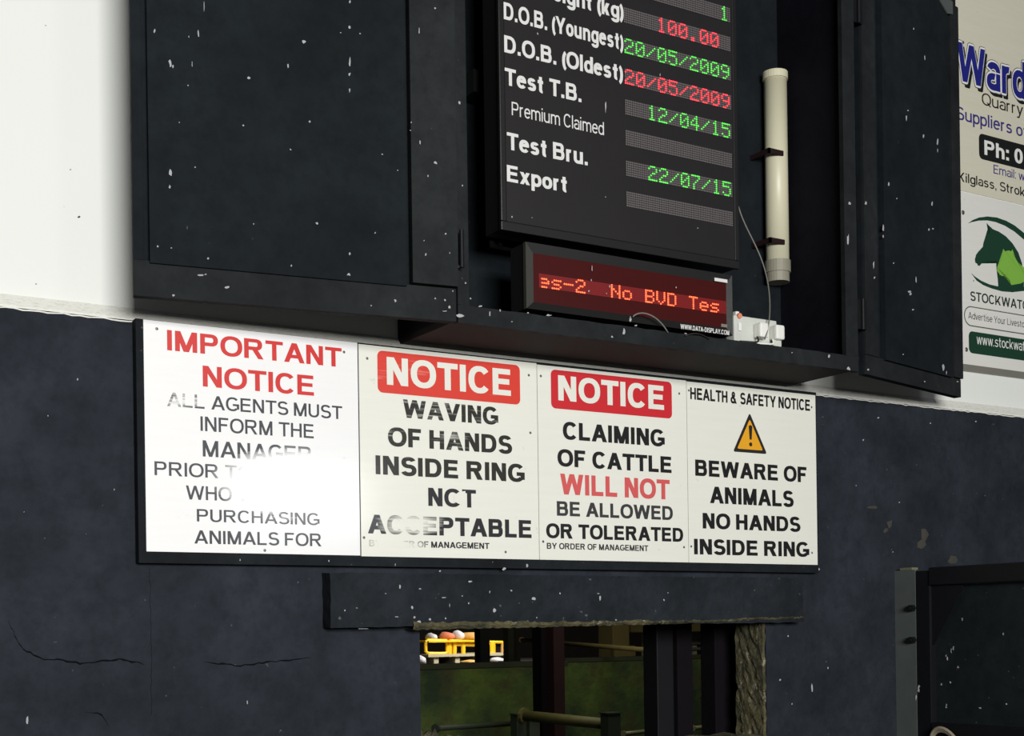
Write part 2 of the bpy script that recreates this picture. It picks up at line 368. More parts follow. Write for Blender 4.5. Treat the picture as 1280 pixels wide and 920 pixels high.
        for a, b in ((0.27, 0), (0.27, 0.5), (0.73, 0.5), (0.73, 1)): Dg(a*W-h/2, 0, min(max(b*W-h/2, 0), W-h), xh, 1.03)
    elif ch == 'x': W = 0.68; Dg(0, 0, W-h, xh); Dg(W-h, 0, 0, xh)
    elif ch == 'y': W = 0.70; Dg((W-h)/2+0.01, 0, 0, xh); Dg(W*0.20, -0.27, W-h, xh); H(-0.29, 0.02, W*0.20+w*0.9)
    elif ch == '(': W = 0.28; A(0, 0.9, -0.29, 1.02, 118, 242)
    elif ch == ')': W = 0.28; A(-0.62, W, -0.29, 1.02, -62, 62)
    elif ch == '.': W = w; R(0, w, 0, w*0.95)
    elif ch == ',': W = w; R(0, w, 0, w*0.95); g.append([(w*0.2, -0.18), (w*0.6, -0.16), (w, 0.01), (w*0.5, 0.01)])
    elif ch == ':': W = w; R(0, w, 0, w*0.95); R(0, w, xh-w*0.95, xh)
    elif ch == '-': W = 0.34; H(0.30, 0, W)
    elif ch == ' ': return [], 0.30
    else: W = 0.5; R(0, W, 0, 1)
    return g, W
ROUND = 'COGQSecdogp0aAVWYTvwy('
def textmesh(text, bold, grow=0.0):
    """one mesh per word, laid out along x; strokes that cross lie a hair apart in depth"""
    w = min(0.13+bold*4.2, 0.245)
    words = []; bm = bmesh.new(); x = 0; lay = 0
    offs = [(0, 0)] if not grow else [(grow*cos(k*pi/6), grow*sin(k*pi/6)) for k in range(12)]
    def flush(bm):
        me = bpy.data.meshes.new('t'); bm.to_mesh(me); bm.free(); words.append(me)
    for i, ch in enumerate(text):
        g, W = glyph(ch, w)
        if ch == ' ': flush(bm); bm = bmesh.new()
        for oi, (ox, oy) in enumerate(offs):
            for k, poly in enumerate(g):
                ar = sum(p[0]*q[1]-q[0]*p[1] for p, q in zip(poly, poly[1:]+poly[:1]))
                if ar < 0: poly = poly[::-1]
                zz = (k*0.37 % 1)*0.0004+oi*0.00001
                bm.faces.new([bm.verts.new((x+a+ox, b+oy, zz)) for a, b in poly])
        gap = 0.15 if ch not in ROUND else 0.10
        if i+1 < len(text) and text[i+1] in ROUND: gap -= 0.03
        if bold > 0.015: gap -= 0.02
        x += W+(gap if ch != ' ' else 0.02)
    flush(bm); return words
def lettering(text, x0, x1, zb, cap, Y, mat, parent, bold=0.018, name='lettering', label=None, grow=0.0, **k):
    """flat printed text on the plane y = Y, baseline zb, capital height cap, spanning x0 to x1; one part per word"""
    ms = textmesh(text, bold, grow); X = [v.co.x for me in ms for v in me.vertices]; mn, mx = min(X), max(X); sx = (x1-x0)/(mx-mn)
    for me in ms:
        for v in me.vertices: v.co = Vector((x0+(v.co.x-mn)*sx, Y-v.co.z*0.5, zb+v.co.y*cap))
        o = obj(name, me, mat, parent, label=label)
    return o
def line(text, L, T, B, R, RB, Y, mat, parent, **k):
    """text fitted between image measurements lying on the plane y = Y: left x, cap top y, baseline y, right x, right baseline y"""
    a = at(L, T, Y); b = at(L, B, Y); c = at(R, RB, Y)
    return lettering(text, a.x, c.x, (b.z+c.z)/2, a.z-b.z+(0 if k.get('nofix') else 0), Y, mat, parent, **k)
def rrect(x0, x1, z0, z1, r, Y, n=6):
    pts = []
    for cx, cz, a0 in ((x1-r, z1-r, 0), (x0+r, z1-r, 90), (x0+r, z0+r, 180), (x1-r, z0+r, 270)):
        for i in range(n+1):
            a = radians(a0+90*i/n); pts.append(Vector((cx+r*cos(a), Y, cz+r*sin(a))))
    return pts
def face(pts, tri=False):
    bm = bmesh.new(); f = bm.faces.new([bm.verts.new(p) for p in pts])
    bmesh.ops.triangulate(bm, faces=[f]); return bm
def flecks(items, plane, parent, mat=None, name='paint_splash', label='pale dried splashes'):
    """small raised crusts of dried splash; items = (px, py, w, h) in millimetre-scale pixels on the given plane function"""
    bm = bmesh.new(); rnd = random.Random(len(items)*7+3)
    for (x, y, w, h) in items:
        n = 7; pts = []
        for i in range(n):
            a = 2*pi*i/n; k = rnd.uniform(0.45, 1.1)
            pts.append((x+cos(a)*w*0.43*k, y+sin(a)*h*0.46*k))
        vs = [plane(*q) for q in pts]; c = plane(x, y)
        nrm = (vs[1]-vs[0]).cross(vs[3]-vs[0]).normalized()
        if nrm.y > 0: nrm = -nrm
        vv = [bm.verts.new(v+nrm*0.0004) for v in vs]; cc = bm.verts.new(c+nrm*0.0016)
        for i in range(n): bm.faces.new((vv[i], vv[(i+1) % n], cc))
    return obj(name, bm, mat or M['fleck'], parent, kind='stuff')

# ---------------------------------------------------------------- the wall
WY = 0.03; UY = 0.058                      # face of the dark lower wall, face of the white upper wall
OX0, OX1, OZ0, OZ1 = 1.835, 3.165, 1.16, 1.632     # opening through the wall
BK = 0.16                                   # back face of the lower wall
wl = obj('wall_front', box(-4, OX0, WY, BK, 0, 2.418), M['wall_dark'], kind='structure')
lo = box(OX1, 7.5, WY, BK, 0, 2.418); obj('wall_side', lo, M['wall_dark'], wl)
obj('wall_under', box(OX0, OX1, WY, BK, 0, OZ0), M['wall_dark'], wl)
obj('wall_over', box(OX0, OX1, WY, BK, OZ1, 2.418), M['wall_dark'], wl)
up_ = obj('wall_upper', box(-4, 7.5, UY, BK, 2.418, 5.6), M['white_wall'], kind='structure')
# sloping ledge where the thicker lower wall ends; its edge is chipped
bm = bmesh.new(); rnd = random.Random(9); prev = None; x = -4
while x < 7.5:
    j = rnd.uniform(-0.0025, 0.0015) if x > 0 else 0
    a = bm.verts.new((x, WY-0.001, 2.414+j)); b = bm.verts.new((x, WY+0.002, 2.424+j*0.3)); c = bm.verts.new((x, UY, 2.456))
    d = bm.verts.new((x, UY, 2.41))
    if prev:
        p = prev
        bm.faces.new((p[0], a, b, p[1])); bm.faces.new((p[1], b, c, p[2])); bm.faces.new((p[3], d, a, p[0])); bm.faces.new((p[2], c, d, p[3]))
    prev = (a, b, c, d); x += 0.02
obj('trim_1', bm, M['ledge'], kind='structure')
# rough reveal of the opening on the right (thick broken concrete lining)
def rough_box(x0, x1, y0, y1, z0, z1, nx, ny, nz, amp, seed, keep=lambda c: True):
    bm = bmesh.new(); rnd = random.Random(seed); V = {}
    def v(i, j, k):
        if (i, j, k) not in V:
            c = Vector((x0+(x1-x0)*i/nx, y0+(y1-y0)*j/ny, z0+(z1-z0)*k/nz))
            V[i, j, k] = bm.verts.new(c+Vector([rnd.uniform(-amp, amp) for _ in range(3)]))
        return V[i, j, k]
    for i in range(nx):
        for j in range(ny):
            for k in (0, nz): bm.faces.new((v(i, j, k), v(i+1, j, k), v(i+1, j+1, k), v(i, j+1, k)))
    for i in range(nx):
        for k in range(nz):
            for j in (0, ny): bm.faces.new((v(i, j, k), v(i+1, j, k), v(i+1, j, k+1), v(i, j, k+1)))
    for j in range(ny):
        for k in range(nz):
            for i in (0, nx): bm.faces.new((v(i, j, k), v(i, j+1, k), v(i, j+1, k+1), v(i, j, k+1)))
    return bm
obj('opening_reveal', rough_box(OX1-0.012, OX1+0.02, WY+0.004, BK+0.012, OZ0, OZ1, 1, 9, 22, 0.0045, 3), M['reveal'], wl, label='broken olive-grey concrete reveal')
sb = rough_box(OX0-0.02, OX1, WY-0.004, BK+0.03, 1.17, 1.235, 30, 4, 2, 0.006, 5)
for v in sb.verts:
    if v.co.z > 1.19: v.co.z += max(0, 0.062-(v.co.x-OX0)*0.10)
obj('opening_sill', sb, M['reveal'], wl, label='broken crumbling sill')
# rubble heaped on the left end of the sill
bm = bmesh.new()
for i in range(26):
    t = i/25; p = at(508+t*150, 917, WY+0.02)
    lump(bm, (p.x, WY+0.03+rnd.uniform(-0.01, 0.03), 1.292-0.035*t), 0.03, 0.025, 0.03*(1-t*0.75), i, 1, 0.4)
obj('sill_rubble', bm, M['reveal'], wl, kind='stuff')
# cracks in the render
def crack(pts, w, name='crack'):
    bm = bmesh.new(); pr = None; r = random.Random(len(pts)); q = []
    for a, b in zip(pts, pts[1:]):
        n = max(2, int(abs(b[0]-a[0])/6+abs(b[1]-a[1])/6))
        q += [(a[0]+(b[0]-a[0])*i/n+r.uniform(-1, 1), a[1]+(b[1]-a[1])*i/n+r.uniform(-1, 1)) for i in range(n)]
    for i, (x, y) in enumerate(q):
        ww = 0.65*w*(0.35+0.65*r.random())*min(1, i/3+0.1, (len(q)-1-i)/3+0.1)
        A = bm.verts.new(at(x, y-ww, WY)+Vector((0, -0.0005, 0))); B = bm.verts.new(at(x, y, WY)+Vector((0, -0.003, 0))); Cc = bm.verts.new(at(x, y+ww, WY)+Vector((0, -0.0005, 0)))
        if pr: bm.faces.new((pr[0], A, B, pr[1])); bm.faces.new((pr[1], B, Cc, pr[2]))
        pr = (A, B, Cc)
    return obj(name, bm, CR, wl, label='dark crack in the painted render')
CR = simple('crack_shadow_filler', rgb(17, 18, 22), 0.9, spec=0.1)
crack([(11, 775), (18, 795), (30, 812), (55, 824), (78, 825), (100, 829), (150, 824), (185, 831)], 2.4)
crack([(185, 693), (215, 699), (246, 705)], 1.5)
crack([(255, 828), (300, 832), (350, 826), (395, 822)], 2.0)
crack([(108, 890), (128, 893), (136, 912)], 2.0)
crack([(187, 712), (188, 780), (189, 840), (189, 900)], 0.5)
flecks([(34, 900, 4, 16), (309, 878, 3, 5), (97, 474, 3, 4), (60, 520, 2, 3), (143, 612, 2, 3), (30, 640, 2, 2), (1098, 522, 4, 3), (1079, 550, 3, 3), (1124, 628, 3, 2), (1163, 529, 3, 2), (1220, 527, 3, 2), (1070, 607, 2, 2), (1015, 860, 4, 13), (975, 850, 3, 3), (985, 795, 3, 3), (1022, 712, 8, 7), (1035, 835, 2, 3), (990, 880, 2, 3), (1116, 690, 2, 2)], lambda x, y: at(x, y, WY), wl)
STN = simple('brown_scuff', rgb(62, 60, 54), 0.8, var=0.25)
flecks([(1090, 634, 26, 7), (1112, 655, 12, 14), (1107, 663, 9, 8), (1156, 668, 11, 32), (1152, 681, 14, 16), (1190, 700, 18, 12)], lambda x, y: at(x, y, WY), wl, STN, 'scuff_marks')
# small nicks in the white plaster, left
flecks([(99, 271, 7, 5), (88, 212, 3, 2), (57, 32, 2, 2), (45, 355, 3, 2)], lambda x, y: at(x, y, UY), up_, STN, 'plaster_nick')

# floor of the hall and of the yard behind
obj('floor', box(-4, 7.5, -11, WY, -0.1, 0), M['concrete'], kind='structure')
obj('floor_yard', box(-1, 13, BK, 12.4, -0.1, 0), M['concrete'], kind='structure')
obj('ceiling_yard', box(-1, 13, BK, 12.4, 3.4, 3.5), M['shed_dark'], kind='structure')
obj('wall_yard_left', box(-1.1, -1, BK, 12.4, 0, 3.4), M['shed_dark'], kind='structure')
obj('wall_yard_right', box(13, 13.1, BK, 12.4, 0, 3.4), M['shed_dark'], kind='structure')
obj('wall_yard_back', box(-1, 13, 12.3, 12.4, 0, 3.4), M['shed_dark'], kind='structure')

# backing board behind the notices
bb = obj('backing_board', box(1.012, 3.385, -0.001, WY-0.0005, 1.79, 2.4175, bev=0.002), M['board'], label='long black painted backing board behind the four notices', cat='board')
flecks([(411, 701, 3, 5), (494, 706, 2, 5), (630, 711, 7, 5), (659, 707, 3, 9), (550, 714, 3, 3), (300, 700, 2, 3)], lambda x, y: at(x, y, -0.001), bb)

# lintel
LY = -0.026
lin = thing('concrete_lintel', (2.4, WY, 1.61), 'black painted concrete lintel over the low opening below the notices', 'lintel')
a, b = at(413, 730, LY).x, at(1004, 730, LY).x
obj('beam', rough_box(a, b, LY, WY-0.001, 1.619, 1.770, 60, 1, 6, 0.0018, 8), M['lintel'], lin)
bm = bmesh.new(); x = at(516, 786, LY).x; pr = None; rnd = random.Random(2)
while x <= b:
    t = (x-a)/(b-a); zc = at(413+591*t, 790-15*t, LY).z+rnd.uniform(-0.002, 0.002)
    if x > at(925, 776, LY).x: zc += 0.004
    zt = 1.63+rnd.uniform(-0.003, 0.004)
    zt = max(zt, zc+0.008); e = 0.008+rnd.uniform(0, 0.006)
    q = [bm.verts.new((x, LY-e*0.4, zt)), bm.verts.new((x, LY-e, (zc+zt)/2)), bm.verts.new((x, LY-0.002, zc)), bm.verts.new((x, WY+0.02, zc+0.002))]
    if pr:
        for i in range(3): bm.faces.new((pr[i], q[i], q[i+1], pr[i+1]))
    pr = q; x += 0.012
obj('broken_edge', bm, M['reveal'], lin, label='bare brown crumbling lower edge')
flecks([(524, 778, 9, 8), (518, 772, 4, 4), (496, 771, 6, 2), (431, 763, 3, 4), (555, 747, 7, 2), (562, 757, 2, 6), (618, 763, 6, 6), (586, 754, 3, 3), (578, 745, 3, 2), (500, 733, 3, 10), (525, 736, 4, 3), (482, 742, 3, 2), (588, 727, 7, 4), (639, 738, 4, 3), (660, 777, 3, 4), (671, 772, 2, 3), (557, 773, 3, 3), (578, 779, 3, 3), (537, 774, 5, 4), (515, 760, 4, 6), (446, 760, 3, 2), (667, 748, 6, 6), (750, 747, 4, 10), (830, 750, 3, 3), (748, 742, 5, 2), (700, 742, 3, 3), (770, 775, 4, 2), (455, 786, 20, 1.5), (835, 741, 3, 2), (612, 740, 2, 5)], lambda x, y: at(x, y, LY-0.003), lin)

# ---------------------------------------------------------------- the four notices
SY = -0.0045; TY = SY-0.0008
def screw(x, y, Y, parent, r=0.005, mat=None):
    bm = bmesh.new(); p = at(x, y, Y)
    bmesh.ops.create_uvsphere(bm, u_segments=8, v_segments=5, radius=r)
    for v in bm.verts: v.co = Vector((p.x+v.co.x, p.y+v.co.y*0.35, p.z+v.co.z))
    return obj('screw', bm, mat or M['screw'], parent)
def notice(X0, X1, Z0, Z1, mat, label):
    t = thing('notice_sign', ((X0+X1)/2, SY, Z0), label, 'sign', 'notices in a row on the backing board')
    bm = rough_box(X0, X1, SY, -0.0012, Z0, Z1, 24, 1, 24, 0.0007, int(X0*10))
    obj('sign_plate', box(X0, X1, SY, -0.0012, Z0, Z1), mat, t)
    return t
WH = rgb(250, 250, 250); CRM = rgb(238, 238, 228); BLK = rgb(38, 38, 42); BLK2 = rgb(24, 24, 26); RED = rgb(214, 44, 40)
s1 = notice(1.031, 1.6335, 1.820, 2.4155, M['sign_white'], 'white notice headed IMPORTANT NOTICE in red, addressed to agents, leftmost of the row')
i1r = ink('red_ink_plain', RED, WH, 0, 0, 1, 1, 0, 0.25, 0.5)
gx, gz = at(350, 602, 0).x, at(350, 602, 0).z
i1 = ink('grey_ink_glare_fade', rgb(58, 60, 66), WH, gx+0.06, gz-0.005, 0.31, 0.125, 1.7, 0.28, 0.42)  # window glare painted in: letters bleach to paper around this centre
i1a = ink('grey_ink_scratched_glare', rgb(58, 60, 66), WH, at(225, 500).x, at(225, 500).z, 0.13, 0.09, 0.55, 0.9, 0.42)  # scratches, plus a faint glare over ALL put into the ink
i1b = ink('grey_ink_lower', rgb(50, 52, 58), WH, at(330, 640).x, at(330, 640).z, 0.28, 0.05, 0.4, 0.8, 0.5)
line('IMPORTANT', 208.7, 411.6, 437, 427.3, 459.6, TY, i1r, s1)
line('NOTICE', 253.3, 457.2, 483.3, 392.5, 494.4, TY, i1r, s1)
line('ALL AGENTS MUST', 208.7, 489.2, 506.6, 428, 525, TY, i1a, s1, bold=0.008)
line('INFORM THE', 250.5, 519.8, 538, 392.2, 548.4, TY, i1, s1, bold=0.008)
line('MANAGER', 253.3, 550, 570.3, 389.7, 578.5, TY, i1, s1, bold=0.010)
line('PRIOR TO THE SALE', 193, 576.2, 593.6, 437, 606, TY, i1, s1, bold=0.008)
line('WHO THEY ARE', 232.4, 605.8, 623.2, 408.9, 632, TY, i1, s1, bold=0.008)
line('PURCHASING', 246, 635.4, 651, 399.5, 657.3, TY, i1b, s1, bold=0.008)
line('ANIMALS FOR', 242.8, 662.2, 678.9, 401.9, 683.4, TY, i1b, s1, bold=0.010)
for q in ((196, 411), (430, 440), (331, 688)): screw(*q, SY, s1, 0.004)

s2 = notice(1.637, 2.2285, 1.818, 2.4125, M['sign_cream'], 'cream scratched notice about waving of hands, beside the IMPORTANT NOTICE sign')
bred = ink('red_banner_scratched_glare', rgb(222, 62, 48), rgb(236, 150, 140), at(500, 462).x, at(500, 462).z, 0.25, 0.09, 0.4, 1.2, 0.42)  # scratches, with the pinkish glare at the left painted into the red
def banner(L, T, B, R, RT, RB, parent, mat):
    a = at(L, T, TY); b = at(L, B, TY); c = at(R, RT, TY); d = at(R, RB, TY)
    obj('banner', face(rrect(a.x, c.x, (b.z+d.z)/2, (a.z+c.z)/2, 0.016, TY)), mat, parent, label='red banner with rounded corners')
banner(471.5, 437.3, 489.4, 649.7, 457.2, 506.7, s2, bred)
ic = ink('cream_reversed_letters', CRM, CRM)
i2 = ink('black_ink_scratched', rgb(40, 40, 34), CRM, at(500, 505).x, at(500, 505).z, 0.5, 0.2, 0.28, 0.95, 0.34)
i2b = ink('black_ink_worn_away', BLK, CRM, at(512, 655).x, at(512, 655).z, 0.16, 0.06, 0.75, 0.55, 0.38)
i2c = ink('small_ink_worn', BLK, CRM, at(488, 681).x, at(488, 681).z, 0.19, 0.05, 0.8, 0.5, 0.36)
line('NOTICE', 483.2, 445.2, 479.9, 638.7, 495.7, TY-0.0006, ic, s2, bold=0.026)
line('WAVING', 503.7, 498.2, 520.9, 622.9, 532, TY, i2, s2, bold=0.026)
line('OF HANDS', 484.8, 533.5, 557.2, 640.3, 567.6, TY, i2, s2, bold=0.026)
line('INSIDE RING', 469.3, 568.2, 591.9, 656, 603.5, TY, i2, s2, bold=0.026)
line('NOT', 535.2, 609.2, 631.9, 595.2, 635.1, TY, i2b, s2, bold=0.026)
line('ACCEPTABLE', 459.6, 642.3, 666, 664.5, 673.2, TY, i2b, s2, bold=0.026)
line('BY ORDER OF MANAGEMENT', 461.4, 674.5, 682.4, 611.9, 686.5, TY, i2c, s2, bold=0.02)
for q in ((459, 448), (661, 469), (663, 541), (455, 672), (632, 690)): screw(*q, SY, s2, 0.004)
# torn patch that covers the middle of the O of NOT
p = at(570.5, 620, TY)
obj('paper_patch', face([Vector((p.x+dx, TY-0.0012, p.z+dz)) for dx, dz in ((-0.010, -0.016), (0.016, -0.026), (0.030, -0.012), (0.030, 0.016), (0.008, 0.012), (-0.008, 0.002))]), ic, s2, label='torn cream patch over the letter O')

s3 = notice(2.2305, 2.8055, 1.818, 2.409, M['sign_cream'], 'cream notice about claiming of cattle, with WILL NOT in red')
bred3 = ink('red_banner_fresh', rgb(208, 40, 48), rgb(230, 130, 130), 0, 0, 1, 1, 0, 0.6, 0.42)
banner(688.4, 461.1, 509.8, 839.5, 478.1, 523.6, s3, bred3)
ib = ink('black_ink_sharp', BLK2, CRM, 0, 0, 1, 1, 0, 0.5, 0.34)
ir = ink('faded_red_ink', rgb(218, 92, 92), CRM, 0, 0, 1, 1, 0, 0.5, 0.4)
ig = ink('greyed_ink', rgb(58, 58, 60), CRM, 0, 0, 1, 1, 0, 0.5, 0.36)
line('NOTICE', 697.5, 468.7, 500.1, 830.1, 512.7, TY-0.0006, ic, s3, bold=0.026)
line('CLAIMING', 703.4, 527.1, 549.1, 831, 558.2, TY, ib, s3, bold=0.026)
line('OF CATTLE', 696.7, 560.8, 582.2, 839.5, 591.6, TY, ib, s3, bold=0.026)
line('WILL NOT', 700.2, 592.5, 618.3, 837.4, 623.9, TY, ir, s3, bold=0.026, label='red lettering')
line('BE ALLOWED', 696, 626.2, 644.4, 841.2, 650.3, TY, ig, s3, bold=0.022)
line('OR TOLERATED', 682.6, 654.7, 673.1, 854.1, 676.7, TY, ib, s3, bold=0.026)
line('BY ORDER OF MANAGEMENT', 683.5, 678.1, 685.7, 810.4, 689.3, TY, ig, s3, bold=0.02)
for q in ((676, 470), (849, 492), (855, 684), (679, 677)): screw(*q, SY, s3, 0.004)

s4 = notice(2.8075, 3.3765, 1.818, 2.4065, M['sign_cream'], 'cream health and safety notice with a yellow warning triangle, rightmost of the row')
line('HEALTH & SAFETY NOTICE', 862.7, 483.5, 498.2, 1012.6, 514.3, TY, ib, s4, bold=0.022)
line('BEWARE OF', 868.9, 573.1, 593.4, 1008.3, 604.2, TY, ib, s4, bold=0.026)
line('ANIMALS', 887.3, 607.9, 628.8, 992.2, 633.9, TY, ib, s4, bold=0.026)
line('NO HANDS', 878.3, 640.4, 659.9, 1000.7, 665.5, TY, ib, s4, bold=0.026)
line('INSIDE RING', 867.5, 672.9, 692.4, 1011.7, 696.6, TY, ib, s4, bold=0.026)
def rtri(k, Y):
    A = at(938.2, 516, Y); B = at(916.4, 564.6, Y); Cx = at(958.8, 567.4, Y); B.z = Cx.z = (B.z+Cx.z)/2; A.x = (B.x+Cx.x)/2
    c = (A+B+Cx)/3; pts = []
    for P0, P1, P2 in ((A, B, Cx), (B, Cx, A), (Cx, A, B)):
        v = P0; d1 = (P2-v).normalized(); d2 = (P1-v).normalized()
        for t in range(5):
            s = t/4; q = (v+d1*0.010)*(1-s)**2+v*2*s*(1-s)+(v+d2*0.010)*s*s; pts.append(c+(q-c)*k)
    return pts
wt = obj('warning_triangle', face(rtri(1.0, TY)), M['cable_black'], s4, label='black-edged warning triangle')
M['amber'] = flat('amber_print', rgb(240, 172, 34))
wf = obj('triangle_field', face(rtri(0.76, TY-0.0006)), M['amber'], wt, label='amber field')
p = at(938.3, 545, TY-0.0012)
obj('exclamation_bar', face([Vector((p.x+a_, TY-0.0012, p.z+b_)) for a_, b_ in ((-0.008, 0.033), (0, 0.037), (0.008, 0.033), (0.0045, -0.012), (-0.0045, -0.012))]), M['cable_black'], wt)
obj('exclamation_dot', face([Vector((p.x+0.007*cos(k*pi/6), TY-0.0012, p.z-0.028+0.007*sin(k*pi/6))) for k in range(12)]), M['cable_black'], wt)
for q in ((861, 488), (1014.5, 509), (1015, 691), (864, 683)): screw(*q, SY, s4, 0.004)

# ---------------------------------------------------------------- display cabinet
CY = -0.30; CX0, CX1 = 1.792, 3.282; CZ0, CZ1 = 2.432, 3.95
cab = thing('display_cabinet', ((CX0+CX1)/2, -0.11, CZ0), 'black timber display cabinet with both doors folded open, built out from the wall', 'cabinet')
obj('bottom_panel', box(CX0, CX1, CY+0.02, UY-0.001, CZ0+0.004, CZ0+0.022), M['soffit'], cab, label='bare brown bottom panel')
obj('side_panel', box(CX0, CX0+0.018, CY+0.02, UY-0.001, CZ0+0.022, CZ1), M['inside_dark'], cab)
obj('side_panel', box(CX1-0.03, CX1, CY+0.02, UY-0.001, CZ0+0.022, CZ1), M['inside_dark'], cab)
bp = obj('back_panel', box(CX0+0.018, CX1-0.03, UY-0.03, UY-0.002, CZ0+0.022, CZ1), M['door_dark'], cab)
obj('top_panel', box(CX0, CX1, CY+0.02, UY-0.001, CZ1, CZ1+0.02), M['frame_dark'], cab)
fr = obj('front_rail', rough_box(CX0, CX1, CY, CY+0.02, CZ0-0.002, 2.478, 50, 1, 2, 0.0012, 12), M['frame_dark'], cab)
obj('front_post', box(CX0, CX0+0.035, CY, CY+0.02, 2.478, CZ1, bev=0.002), M['frame_dark'], cab)
obj('front_post', box(3.228, CX1, CY, CY+0.02, 2.478, CZ1, bev=0.002), M['frame_dark'], cab)
obj('head_rail', box(CX0, CX1, CY, CY+0.02, CZ1-0.06, CZ1), M['frame_dark'], cab)
flecks([(600, 383, 8, 3), (612, 392, 3, 7), (625, 388, 3, 4), (660, 391, 4, 3), (686, 394, 10, 3), (780, 415, 5, 12), (765, 421, 3, 4), (1036, 445, 4, 5), (1061, 461, 7, 6), (640, 402, 3, 2), (575, 395, 12, 6), (568, 398, 6, 4), (990, 441, 3, 2)], lambda x, y: at(x, y, CY-0.001), cab)
flecks([(582, 354, 4, 3), (588, 373, 3, 3), (574, 333, 8, 4), (577, 328, 2, 6), (566, 364, 3, 3), (574, 128, 4, 7), (578, 232, 3, 3), (1060, 300, 3, 20), (1062, 254, 4, 6)], lambda x, y: at(x, y, CY-0.002), cab)
# right inner corner upright and torn label on the back panel
obj('torn_label', face([at(x, y, UY-0.034) for x, y in ((612, 301), (617, 300), (619, 305), (626, 303), (629, 308), (643, 311), (642, 315), (630, 313), (612, 309))]), M['white_text'], cab, label='torn white label')
obj('wall_bracket', box(1.99, 2.05, -0.06, 0.04, 3.17, 3.235), M['bezel'], cab)

class Door:
    def __init__(s, h, e, z0, z1):
        s.h = Vector((h[0], h[1], 0)); d = Vector((e[0]-h[0], e[1]-h[1], 0)); s.L = d.length; s.d = d.normalized()
        s.n = Vector((0, 0, 1)).cross(s.d) if s.d.x < 0 else s.d.cross(Vector((0, 0, 1)))
        if s.n.y > 0: s.n = -s.n
        s.M = Matrix((s.d, s.n, Vector((0, 0, 1)))).transposed().to_4x4(); s.M.translation = s.h
        s.z0, s.z1 = z0, z1
    def hit(s, x, y, w=0.0):
        r = ray(x, y); p0 = s.h+s.n*w; t = (p0-CAM).dot(s.n)/r.dot(s.n); return CAM+r*t
    def u(s, x, y): return (s.hit(x, y)-s.h).dot(s.d)
    def z(s, x, y): return s.hit(x, y).z
    def box(s, u0, u1, w0, w1, z0, z1, bev=0.0015): return box(u0, u1, w0, w1, z0, z1, M=s.M, bev=bev)
# left door: folded right back, free edge almost touching the wall
D = Door((1.784, -0.304), (0.958, -0.180), 2.430, 3.90)
dl = thing('cabinet_door', (1.788, -0.302, 2.43), 'wide black plywood cabinet door folded back to the left, above the IMPORTANT NOTICE sign', 'door', 'open doors of the display cabinet')
uL = D.L; uS = D.u(511, 200); uP = D.u(185, 200)
zr = (D.z(300, 342)+D.z(450, 350))/2
obj('door_board', D.box(0.0, uL, -0.028, -0.010, D.z0, D.z1), M['door_dark'], dl)
obj('bottom_rail', D.box(0.0, uL, -0.0099, 0.0, D.z0, zr+0.006), M['frame_dark'], dl)
obj('top_rail', D.box(0.0, uL, -0.0099, 0.0, D.z1-0.09, D.z1), M['frame_dark'], dl)
obj('hinge_stile', D.box(0.0, uS, -0.0098, 0.020, zr+0.007, D.z1-0.091), M['frame_dark'], dl)
obj('free_stile', D.box(uP+0.012, uL, -0.0098, -0.004, zr+0.007, D.z1-0.091), M['door_dark'], dl)
obj('panel', D.box(uS+0.012, uP, -0.0098, 0.008, zr-0.001, D.z1-0.10), M['door_dark'], dl)
flecks([(213, 79, 6, 12), (216, 83, 3, 7), (248, 42, 3, 11), (255, 8, 2, 18), (240, 80, 2, 9), (193, 39, 3, 8), (236, 46, 2, 3), (213, 216, 5, 10), (212, 233, 3, 7), (360, 82, 3, 7), (311, 97, 5, 5), (437, 77, 3, 18), (437, 93, 4, 6), (437, 113, 3, 10), (437, 34, 4, 5), (437, 2, 3, 6), (380, 52, 7, 6), (426, 41, 3, 2), (450, 42, 3, 2), (304, 157, 3, 3), (387, 152, 3, 3), (244, 209, 3, 3), (317, 280, 3, 3), (396, 279, 5, 4), (260, 323, 3, 3), (364, 332, 3, 3), (214, 310, 3, 2), (363, 187, 3, 3), (478, 193, 3, 2), (235, 107, 2, 3), (437, 317, 3, 4), (436, 343, 7, 5), (469, 291, 3, 3), (197, 308, 3, 3), (224, 153, 2, 3), (497, 213, 2, 2)], lambda x, y: D.hit(x, y, 0.009), dl)
flecks([(524, 38, 2, 11), (544, 10, 3, 3), (525, 178, 2, 9), (544, 203, 8, 6), (535, 220, 3, 4), (514, 153, 2, 3), (532, 318, 3, 5), (530, 301, 3, 2), (557, 292, 3, 3), (562, 316, 2, 3), (513, 163, 2, 2)], lambda x, y: D.hit(x, y, 0.021), dl)
flecks([(251, 344, 13, 3), (257, 343, 5, 3), (284, 359, 8, 4), (217, 369, 4, 4), (494, 376, 4, 7), (464, 382, 3, 3), (544, 373, 3, 3), (556, 375, 4, 4), (562, 384, 4, 6), (556, 389, 8, 2)], lambda x, y: D.hit(x, y, 0.001), dl)
